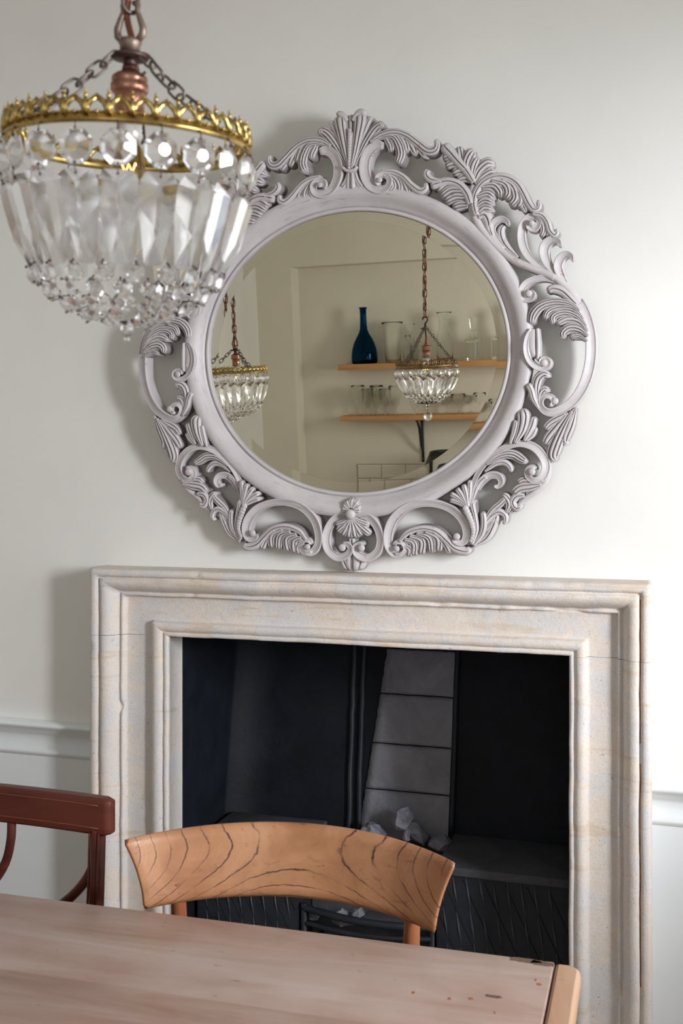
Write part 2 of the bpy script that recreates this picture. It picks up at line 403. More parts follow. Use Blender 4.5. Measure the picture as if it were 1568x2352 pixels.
# ================================================================ FIREPLACE SURROUND
fp = empty('fireplace_surround', (0, 0, 0), label='pale limestone bolection fireplace surround below the carved mirror', cat='fireplace')
SX0, SX1, SZ = -0.672, 0.692, 1.189
# profile: (distance in from the outer edge, projection)
PR = [(0, 0.0), (0, .088), (.002, .096), (.006, .100), (.014, .1005), (.0185, .097), (.0205, .090), (.0225, .090), (.0245, .097), (.030, .099), (.036, .0985), (.043, .094), (.049, .086), (.053, .078), (.0555, .072), (.058, .0705), (.060, .074), (.063, .0745), (.0655, .072), (.066, .060), (.070, .0585), (.095, .0585), (.120, .0585), (.1255, .0585), (.1265, .070), (.130, .076), (.136, .0785), (.143, .0775), (.148, .073), (.150, .0695), (.1515, .0695), (.153, .072), (.158, .072), (.1605, .069), (.162, .060)]
PRW = OX0 + .0 - SX0
sc_l = (OX0 - SX0 + .010) / .162; sc_r = (SX1 - OX1) / .162; sc_t = (SZ - OZ) / .162
def wob(p, amp=.0016):
    v = Vector(p); n = mnoise.noise_vector(v * 6) * amp + mnoise.noise_vector(v * 23) * amp * .55 + mnoise.noise_vector(v * 70) * amp * .25
    return v + n
def chipped(p, s, d):
    """worn arrises: knock projecting corners back where the noise says so"""
    n = mnoise.noise(Vector(p) * 7 + Vector((3, 1, 9))); n2 = mnoise.noise(Vector(p) * 31)
    k = max(0, n + .45 * n2 - .42) * .03
    return k
def leg(x_out, sgn, sc, z1, inner):
    rows = []
    zs = list(np.linspace(0, 1, 150))
    for t in zs:
        r = []
        for (s, y) in PR:
            zt = (SZ - s * sc_t) if z1 is None else z1
            z = t * zt; x = x_out + sgn * s * sc
            k = chipped((x, y, z), s, y) if s < .012 or .058 <= s < .066 else 0
            q = wob((x, -(y - (k if y > .05 else 0)), z)); r.append((q.x if y > 0 else x, q.y if y > 0 else -y, q.z if 0 < t < 1 else z))
        # reveal back into the opening
        r.append((inner, -.058, t * zt)); r.append((inner, 0.03, t * zt)); rows.append(r)
    return rows
# the mitre: build each jamb up to the opening head; the lintel stone is mitred all round
zj = OZ
jl = MB(); jl.grid(leg(SX0, 1, sc_l, zj - .0004, OX0)); jl.obj('jamb', M_STONE, fp)
jr = MB(); jr.grid(leg(SX1, -1, sc_r, zj - .0004, OX1)); jr.obj('jamb', M_STONE, fp)
lt = MB()
def upath(s, y):
    xl = SX0 + s * sc_l; xr = SX1 - s * sc_r; zt = SZ - s * sc_t
    pts = []
    n1, n2 = 12, 150
    for k in range(n1): pts.append((xl, -y, zj + (zt - zj) * k / n1, ))
    for k in range(n2 + 1): pts.append((xl + (xr - xl) * k / n2, -y, zt))
    for k in range(n1): pts.append((xr, -y, zt - (zt - zj) * (k + 1) / n1))
    return pts
cols = []
for (s, y) in PR:
    pts = upath(s, y); out = []
    for p in pts:
        k = chipped(p, s, y) if (s < .012 or .058 <= s < .066) and y > .05 else 0
        q = wob((p[0], p[1] + k, p[2]))
        if y <= 0: q = Vector(p)
        out.append(q)
    cols.append(out)
# soffit of the lintel
def innerpath(y): 
    pts = upath(.162, y); return [Vector((min(max(p[0], OX0), OX1), -y, max(p[2], OZ))) for p in pts]
cols.append(innerpath(.058)); cols.append(innerpath(-.03))
lt.grid([list(r) for r in zip(*cols)]); lt.obj('lintel', M_STONE, fp)
# rusty line in the quirk of the right jamb
g = MB()
def gl(x, z0, z1):
    pts = [(x + .0006 * mnoise.noise(Vector((0, 0, z * 30))), -.0905, z) for z in np.linspace(z0, z1, 40)]
    g.tube(pts, .0028, 5)
xg = SX1 - .0215 * sc_r
gl(xg, .845, 1.155); gl(xg, .32, .80)
g.obj('rust_stain', M_GROOVE, fp)
# core behind the stone so nothing is hollow from the side
hs = MB(); hs.box((-.9, -.42, 0), (.92, .0, .03)); hs.obj('hearth_slab', M_STONE, fp, bevel=.004)

# firebox
fb = empty('firebox', (0, 0, 0), label='black painted recess of the fireplace with grey firebrick back', cat='firebox')
BY = .40
def by(z): return .38 + .20 * (z - .45)
lin = MB()
pts = [(OX0 - .012, .03), (OX0 - .015, .13), (at(519, 1862, .38).x, BY), (OX1 + .012, BY), (OX1 + .012, .12), (OX1 + .012, .03)]
lin.grid([[wob((x, y, z), .003) for x, y in (lambda P: [(P[i][0] + (P[i + 1][0] - P[i][0]) * k / 8, P[i][1] + (P[i + 1][1] - P[i][1]) * k / 8) for i in range(len(P) - 1) for k in range(8)] + [P[-1]])([(q[0], q[1] if q[1] < BY else by(z)) for q in pts])] for z in np.linspace(0, 1.15, 40)])
lin.box((-.55, .121, 1.149), (.6, .45, 1.16))
lin.obj('lining', M_SOOT, fb)
lb = MB().box((-.54, .0, -.02), (.56, .45, 0.0)).obj('firebox_floor', M_SOOT, fb)
# raised vertical ridges either side of the centre back
for px in (808, 830):
    a = at(px, 1500, .47); b = at(px - 3, 1880, .38)
    MB().tube([wob((a.x + (b.x - a.x) * t, by(.30 + .85 * (1 - t)) - .004, .30 + (1.15 - .30) * (1 - t)), .003) for t in np.linspace(0, 1, 30)], .0085, 8).obj('ridge', M_IRON, fb)
a = at(1043, 1700, .42)
MB().tube([wob((a.x, by(z) - .004, z), .002) for z in np.linspace(.45, 1.15, 24)], .0085, 8).obj('ridge', M_IRON, fb)
# centre back: firebricks, leaning slightly forward, with soot-black paint to the left of a ragged line
zj_list = [.36] + [at(930, y, .42).z for y in (1812, 1708)] + [.80, .925, 1.1]
zj_list = [.36, at(930, 1815, .41).z, at(930, 1709, .43).z, at(930, 1709, .43).z + .135, .93, 1.1]
def bx_at(px, py): 
    return at(px, py, BY - .012)
pa = at(885, 1530, .47); pb = at(829, 1890, .385)
def xleft(z): return pb.x + (pa.x - pb.x) * (z - pb.z) / (pa.z - pb.z)
for i in range(5):
    z0, z1 = zj_list[i] + .0022, zj_list[i + 1] - .0022
    xl0, xl1 = xleft(z0), xleft(z1)
    xr = a.x - .008
    n, m = 16, 10; rows = []
    for k in range(n + 1):
        z = z0 + (z1 - z0) * k / n; xl = xl0 + (xl1 - xl0) * k / n + .003 * mnoise.noise(Vector((1, 4, z * 60)))
        row = []
        for j in range(m + 1):
            x = xl + (xr - xl) * j / m
            e = min(k, n - k, 1) * min(j, m - j, 1)
            y = by(z) - .006 - (.004 * e) - .0015 * mnoise.noise(Vector((x * 40, 0, z * 40)))
            row.append((x, y, z + (.0015 * mnoise.noise(Vector((x * 30, 7, z0 * 9))) if k in (0, n) else 0)))
        rows.append(row)
    if i == 4:
        rows = rows[:7]
        rows[-1] = [(p[0], p[1], p[2] + .018 * mnoise.noise(Vector((p[0] * 70, 2, 2)))) for p in rows[-1]]
    b = MB().grid(rows)
    bk = [[(p[0], by(p[2]), p[2]) for p in r] for r in (rows[0], rows[-1])]
    b.grid([rows[0], bk[0]]); b.grid([rows[-1], bk[1]]); b.grid([[r[0] for r in rows], [(r[0][0], by(r[0][2]), r[0][2]) for r in rows]])
    b.obj('firebrick', M_FBRICK, fb)
# hobs with tooled diagonal fronts
hy = .13
ztop = .452
def hob(x0, x1, front_label):
    h = MB().box((x0, hy, 0), (x1, .36, ztop - .022)).obj('hob', M_IRON, fb)
    t = MB(); n = 24
    t.box((x0 - .004, hy - .006, ztop - .022), (x1 + .002, .375, ztop)); t.obj('ledge', M_ASH, h, bevel=.004)
    w = x1 - x0; rr = random.Random(3)
    for r in range(4):
        for k in range(-1, 9):
            zc = ztop - .06 - r * .085 - (k % 2) * .0; xc = x0 + .012 + k * .0335 + r * .010
            if not (x0 + .01 < xc < x1 - .018): continue
            s = MB(); L = .033 + rr.random() * .012; zz = zc + rr.uniform(-.006, .006)
            s.tube([(xc - .006, hy, zz + L), (xc, hy - .0022, zz), (xc + .006, hy, zz - L)], [.0008, .0030, .0008], 4, sy=.8)
            s.obj('tooled_ridge', M_ASH, h)
    for k in range(7):
        x = x0 + (k + .3) * w / 6.6
        p = [(x - .055 + .20 * t, hy - .0001, ztop - .03 - .42 * t) for t in np.linspace(0, 1, 14)]
        p = [q for q in p if x0 + .004 < q[0] < x1 - .004 and q[2] > .02]
        if len(p) > 2: MB().tube(p, .0012, 4).obj('tooled_line', M_SOOT, h)
    return h
HX = at(1003, 2100, hy).x
hob(HX, OX1 + .004, 'r')
hob(OX0 - .004, at(683, 2100, hy).x, 'l')
# centre: raised brick hearth shelf behind the fire, then grate
MB().box((at(683, 2100, hy).x, .235, 0), (HX, .372, .425)).obj('fire_shelf', M_ASH, fb, bevel=.006)

gr = empty('fire_grate', (0, 0, 0), label='low iron fire grate between the two hobs, behind the elm chair', cat='grate')
gx0, gx1 = at(683, 2110, hy).x + .004, HX - .004
MB().tube([(gx0 + (gx1 - gx0) * t, .145 - .035 * sin(pi * t), .300 - .012 * t) for t in np.linspace(0, 1, 24)], .010, 8).obj('front_bar', M_IRON, gr)
for i, z in enumerate((.26, .20)):
    MB().tube([(gx0 + (gx1 - gx0) * t, .145 - .035 * sin(pi * t), z) for t in np.linspace(0, 1, 20)], .007, 8).obj('front_bar', M_IRON, gr)
for k in range(6):
    x = gx0 + (gx1 - gx0) * (k + .5) / 6
    MB().tube([(x, .14, .18), (x, .232, .20)], .006, 6).obj('base_bar', M_IRON, gr)
for x in (gx0 + .01, gx1 - .01):
    MB().tube([(x, .145, 0), (x, .142, .31)], .009, 8).obj('foot', M_IRON, gr)
MB().box((gx0 + .17, .125, .288), (gx1 - .01, .19, .294)).obj('trivet_plate', M_ASH, gr, bevel=.002)

def rock(name, c, r, seed, label, rot=(0, 0, 0), mat=M_COAL, sq=(1, 1, 1), group='lumps of coal in the fireplace'):
    bm = bmesh.new(); bmesh.ops.create_icosphere(bm, subdivisions=1, radius=1)
    rr = random.Random(seed)
    for v in bm.verts: v.co *= rr.uniform(.82, 1.12)
    bmesh.ops.subdivide_edges(bm, edges=bm.edges, cuts=3, use_grid_fill=True)
    for v in bm.verts:
        v.co += mnoise.noise_vector(v.co * 2 + Vector((seed, 0, 0))) * .10 + mnoise.noise_vector(v.co * 5) * .07
        v.co = Vector((v.co.x * r * sq[0], v.co.y * r * sq[1], v.co.z * r * sq[2]))
    me = bpy.data.meshes.new(name); bm.to_mesh(me); bm.free(); me.materials.append(mat)
    o = link(name, me, loc=c, rot=rot); tag(o, label, 'coal', group); return o
def rk(px, py, Y, r, seed, label, rot, sq): rock('coal_lump', at(px, py, Y + .078), r * 1.03, seed, label, rot, sq=sq)
rk(922, 1880, .235, .037, 3, 'upright grey coal lump, topmost against the firebrick back', (0, .45, .2), (.75, .8, 1.05))
rk(860, 1912, .25, .038, 5, 'rounded grey coal lump half hidden at left of the upper heap', (0, .6, .5), (1.0, .8, .75))
rk(950, 1908, .25, .040, 8, 'long grey coal piece leaning between the topmost and rightmost lumps', (0, .55, .1), (1.35, .7, .62))
rk(933, 1920, .215, .015, 11, 'small brownish coal chip in front of the topmost lump', (0, .1, .5), (.8, .8, 1.2))
rk(1013, 1938, .225, .033, 14, 'blocky grey coal lump at the right end of the upper heap', (0, .3, .4), (1.05, .8, .8))
rk(900, 1950, .225, .042, 19, 'broad coal lump at the foot of the upper heap behind the chair rail', (0, .2, .1), (1.3, .8, .7))
rk(720, 2098, .09, .024, 21, 'small pale coal lump at the left end of the grate', (0, .2, .1), (.8, .8, .95))
rk(785, 2108, .085, .030, 25, 'dark rough coal lump in the middle of the grate', (0, .1, .6), (1.1, .9, .8))
rk(822, 2105, .082, .027, 28, 'smooth-faced grey coal lump right of the rough one in the grate', (.3, .1, .1), (.8, .8, 1.0))
# ================================================================ CARVED MIRROR
MROT = (LEAN, 0, 0)          # local x = across, local z = up the frame, local -y = out of the wall
mir = empty('carved_mirror', MG, MROT, 'large oval mirror in a grey carved acanthus scroll frame above the mantel', 'mirror')
GA, GB = 0.368, 0.3315       # half axes of the looking glass
def ell(a, off, ga=GA, gb=GB):
    x, z = ga * cos(a), gb * sin(a); nx, nz = cos(a) / ga, sin(a) / gb; l = sqrt(nx * nx + nz * nz)
    return x + nx / l * off, z + nz / l * off
BW = 0.024; BT = 0.0115
d = MB(); n = 160
rows = []
for r in np.linspace(0.02, 1, 6):
    rows.append([(ell(2 * pi * k / n, -BW)[0] * r, 0, ell(2 * pi * k / n, -BW)[1] * r) for k in range(n)])
d.grid(rows, False, True, smooth=False); d.f.append(tuple(range(n))); d.sm.append(False)
gl_ = d.obj('looking_glass', M_MIRROR, mir)
d = MB()
d.grid([[(ell(2 * pi * k / n, o)[0], -y, ell(2 * pi * k / n, o)[1]) for k in range(n)] for o, y in ((-BW + .0001, .00002), (-BW * .5, .00002 + BT * BW * .5), (.006, .00002 + BT * (BW + .006)))], False, True)
d.obj('bevelled_edge', M_MIRROR, gl_)
d = MB().grid([[(ell(2 * pi * k / n, o)[0], y, ell(2 * pi * k / n, o)[1]) for k in range(n)] for o, y in ((.030, .008), (.030, .013))], False, True)
d.f.append(tuple(range(n))); d.sm.append(False); d.obj('backboard', M_TABLE2, mir)
# rim moulding
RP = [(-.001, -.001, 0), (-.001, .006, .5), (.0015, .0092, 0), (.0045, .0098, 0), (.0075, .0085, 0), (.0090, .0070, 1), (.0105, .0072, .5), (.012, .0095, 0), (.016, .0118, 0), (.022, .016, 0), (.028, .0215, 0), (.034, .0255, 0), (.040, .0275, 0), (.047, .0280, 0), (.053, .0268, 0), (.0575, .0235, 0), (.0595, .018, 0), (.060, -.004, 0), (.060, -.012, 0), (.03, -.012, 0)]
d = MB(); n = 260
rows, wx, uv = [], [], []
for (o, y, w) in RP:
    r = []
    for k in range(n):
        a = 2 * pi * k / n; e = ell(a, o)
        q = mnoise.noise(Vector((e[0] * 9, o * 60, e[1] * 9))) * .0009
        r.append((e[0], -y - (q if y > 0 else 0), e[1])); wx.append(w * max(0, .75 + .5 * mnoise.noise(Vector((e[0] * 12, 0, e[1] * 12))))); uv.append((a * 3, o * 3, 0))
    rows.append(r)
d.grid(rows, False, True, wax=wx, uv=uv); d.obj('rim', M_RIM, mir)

TILES = {'A': (560, 220, 3.136), 'B': (940, 280, 3.409), 'C': (1060, 680, 4.356), 'D': (520, 1080, 2.529)}
AX = None
def tl(t, x, y, w=.035):
    ox, oy, s = TILES[t]; return pm(ox + x / s, oy + y / s, w)
AXU_TOP = tl('A', 763, 300)[0]; AXU_BOT = tl('D', 722, 300)[0]
def axis(v): return AXU_BOT + (AXU_TOP - AXU_BOT) * (v + .50) / 1.02
WK = 1.12
BACK = .010                 # how far the back of the carving lies behind the glass plane

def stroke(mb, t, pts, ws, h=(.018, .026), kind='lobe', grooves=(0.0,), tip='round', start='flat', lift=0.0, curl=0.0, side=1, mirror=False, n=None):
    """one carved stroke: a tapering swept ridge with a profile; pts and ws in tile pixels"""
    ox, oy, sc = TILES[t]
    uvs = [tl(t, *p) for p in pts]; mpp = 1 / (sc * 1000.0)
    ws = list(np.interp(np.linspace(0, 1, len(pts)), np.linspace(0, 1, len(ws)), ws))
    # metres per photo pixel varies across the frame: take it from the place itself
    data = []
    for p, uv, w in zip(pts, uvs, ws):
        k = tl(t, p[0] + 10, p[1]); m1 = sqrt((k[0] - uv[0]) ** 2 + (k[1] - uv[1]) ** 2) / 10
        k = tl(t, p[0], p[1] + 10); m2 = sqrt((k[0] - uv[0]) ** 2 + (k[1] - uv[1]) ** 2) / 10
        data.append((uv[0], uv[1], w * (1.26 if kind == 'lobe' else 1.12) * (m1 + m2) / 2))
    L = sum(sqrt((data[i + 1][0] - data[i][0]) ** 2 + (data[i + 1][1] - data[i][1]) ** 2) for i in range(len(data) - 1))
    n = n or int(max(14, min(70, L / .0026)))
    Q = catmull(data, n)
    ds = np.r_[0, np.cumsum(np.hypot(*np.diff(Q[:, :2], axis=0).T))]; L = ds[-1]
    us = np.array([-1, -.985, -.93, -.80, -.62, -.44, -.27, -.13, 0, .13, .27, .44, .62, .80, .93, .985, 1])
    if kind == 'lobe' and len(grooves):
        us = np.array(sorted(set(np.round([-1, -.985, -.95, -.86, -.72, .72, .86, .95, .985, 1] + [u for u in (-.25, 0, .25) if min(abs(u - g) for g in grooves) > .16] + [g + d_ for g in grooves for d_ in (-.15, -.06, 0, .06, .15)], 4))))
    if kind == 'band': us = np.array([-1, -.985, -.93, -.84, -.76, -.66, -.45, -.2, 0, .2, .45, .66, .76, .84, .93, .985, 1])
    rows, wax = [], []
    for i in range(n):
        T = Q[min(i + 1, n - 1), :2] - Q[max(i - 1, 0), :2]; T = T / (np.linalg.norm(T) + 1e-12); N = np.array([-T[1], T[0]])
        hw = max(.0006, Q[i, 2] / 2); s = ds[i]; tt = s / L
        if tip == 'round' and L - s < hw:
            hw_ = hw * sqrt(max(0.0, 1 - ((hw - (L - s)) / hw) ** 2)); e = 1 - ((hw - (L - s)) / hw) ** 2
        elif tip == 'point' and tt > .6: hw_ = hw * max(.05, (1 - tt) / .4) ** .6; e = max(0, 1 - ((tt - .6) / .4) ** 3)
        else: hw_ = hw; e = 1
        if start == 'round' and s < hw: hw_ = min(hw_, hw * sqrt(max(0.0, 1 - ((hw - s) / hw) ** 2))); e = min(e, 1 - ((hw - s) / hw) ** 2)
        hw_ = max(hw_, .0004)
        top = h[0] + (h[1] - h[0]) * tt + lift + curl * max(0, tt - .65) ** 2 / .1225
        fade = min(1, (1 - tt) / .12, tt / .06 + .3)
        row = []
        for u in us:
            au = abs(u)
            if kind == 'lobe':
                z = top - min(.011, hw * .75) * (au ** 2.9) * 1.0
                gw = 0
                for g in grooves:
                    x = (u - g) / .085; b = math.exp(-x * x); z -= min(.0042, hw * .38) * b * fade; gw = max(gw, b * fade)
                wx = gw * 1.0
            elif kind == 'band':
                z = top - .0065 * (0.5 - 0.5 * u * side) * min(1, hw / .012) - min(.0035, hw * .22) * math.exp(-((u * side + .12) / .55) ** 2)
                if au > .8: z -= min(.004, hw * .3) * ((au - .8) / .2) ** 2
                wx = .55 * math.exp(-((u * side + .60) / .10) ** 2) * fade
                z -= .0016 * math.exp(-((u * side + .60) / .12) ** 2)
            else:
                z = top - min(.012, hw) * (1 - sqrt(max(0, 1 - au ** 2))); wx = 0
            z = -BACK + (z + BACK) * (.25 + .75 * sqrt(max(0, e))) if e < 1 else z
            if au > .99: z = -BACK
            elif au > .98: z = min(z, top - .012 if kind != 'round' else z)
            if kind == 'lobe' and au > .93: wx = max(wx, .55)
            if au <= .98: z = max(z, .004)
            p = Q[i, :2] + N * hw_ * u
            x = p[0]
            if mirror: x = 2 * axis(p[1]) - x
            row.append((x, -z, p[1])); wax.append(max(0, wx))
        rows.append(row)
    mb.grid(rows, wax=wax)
    if kind != 'x':
        o = len(mb.v) - len(rows) * len(us); m = len(us)
        mb.f.append(tuple(o + k for k in range(m))); mb.sm.append(False)
        mb.f.append(tuple(o + (n - 1) * m + k for k in range(m))); mb.sm.append(False)
def ball(mb, t, x, y, r, w=.030, mirror=False, sq=.55):
    u, v = tl(t, x, y); k = tl(t, x + 10, y); s = abs(k[0] - u) / 10
    if mirror: u = 2 * axis(v) - u
    mb.sphere((u, -w + r * s * .30, v), r * s * .88, 8, 14, (1, sq, 1))

G1 = (0.0,); G2 = (-.38, .38); G3 = (-.55, 0, .55); G0 = ()
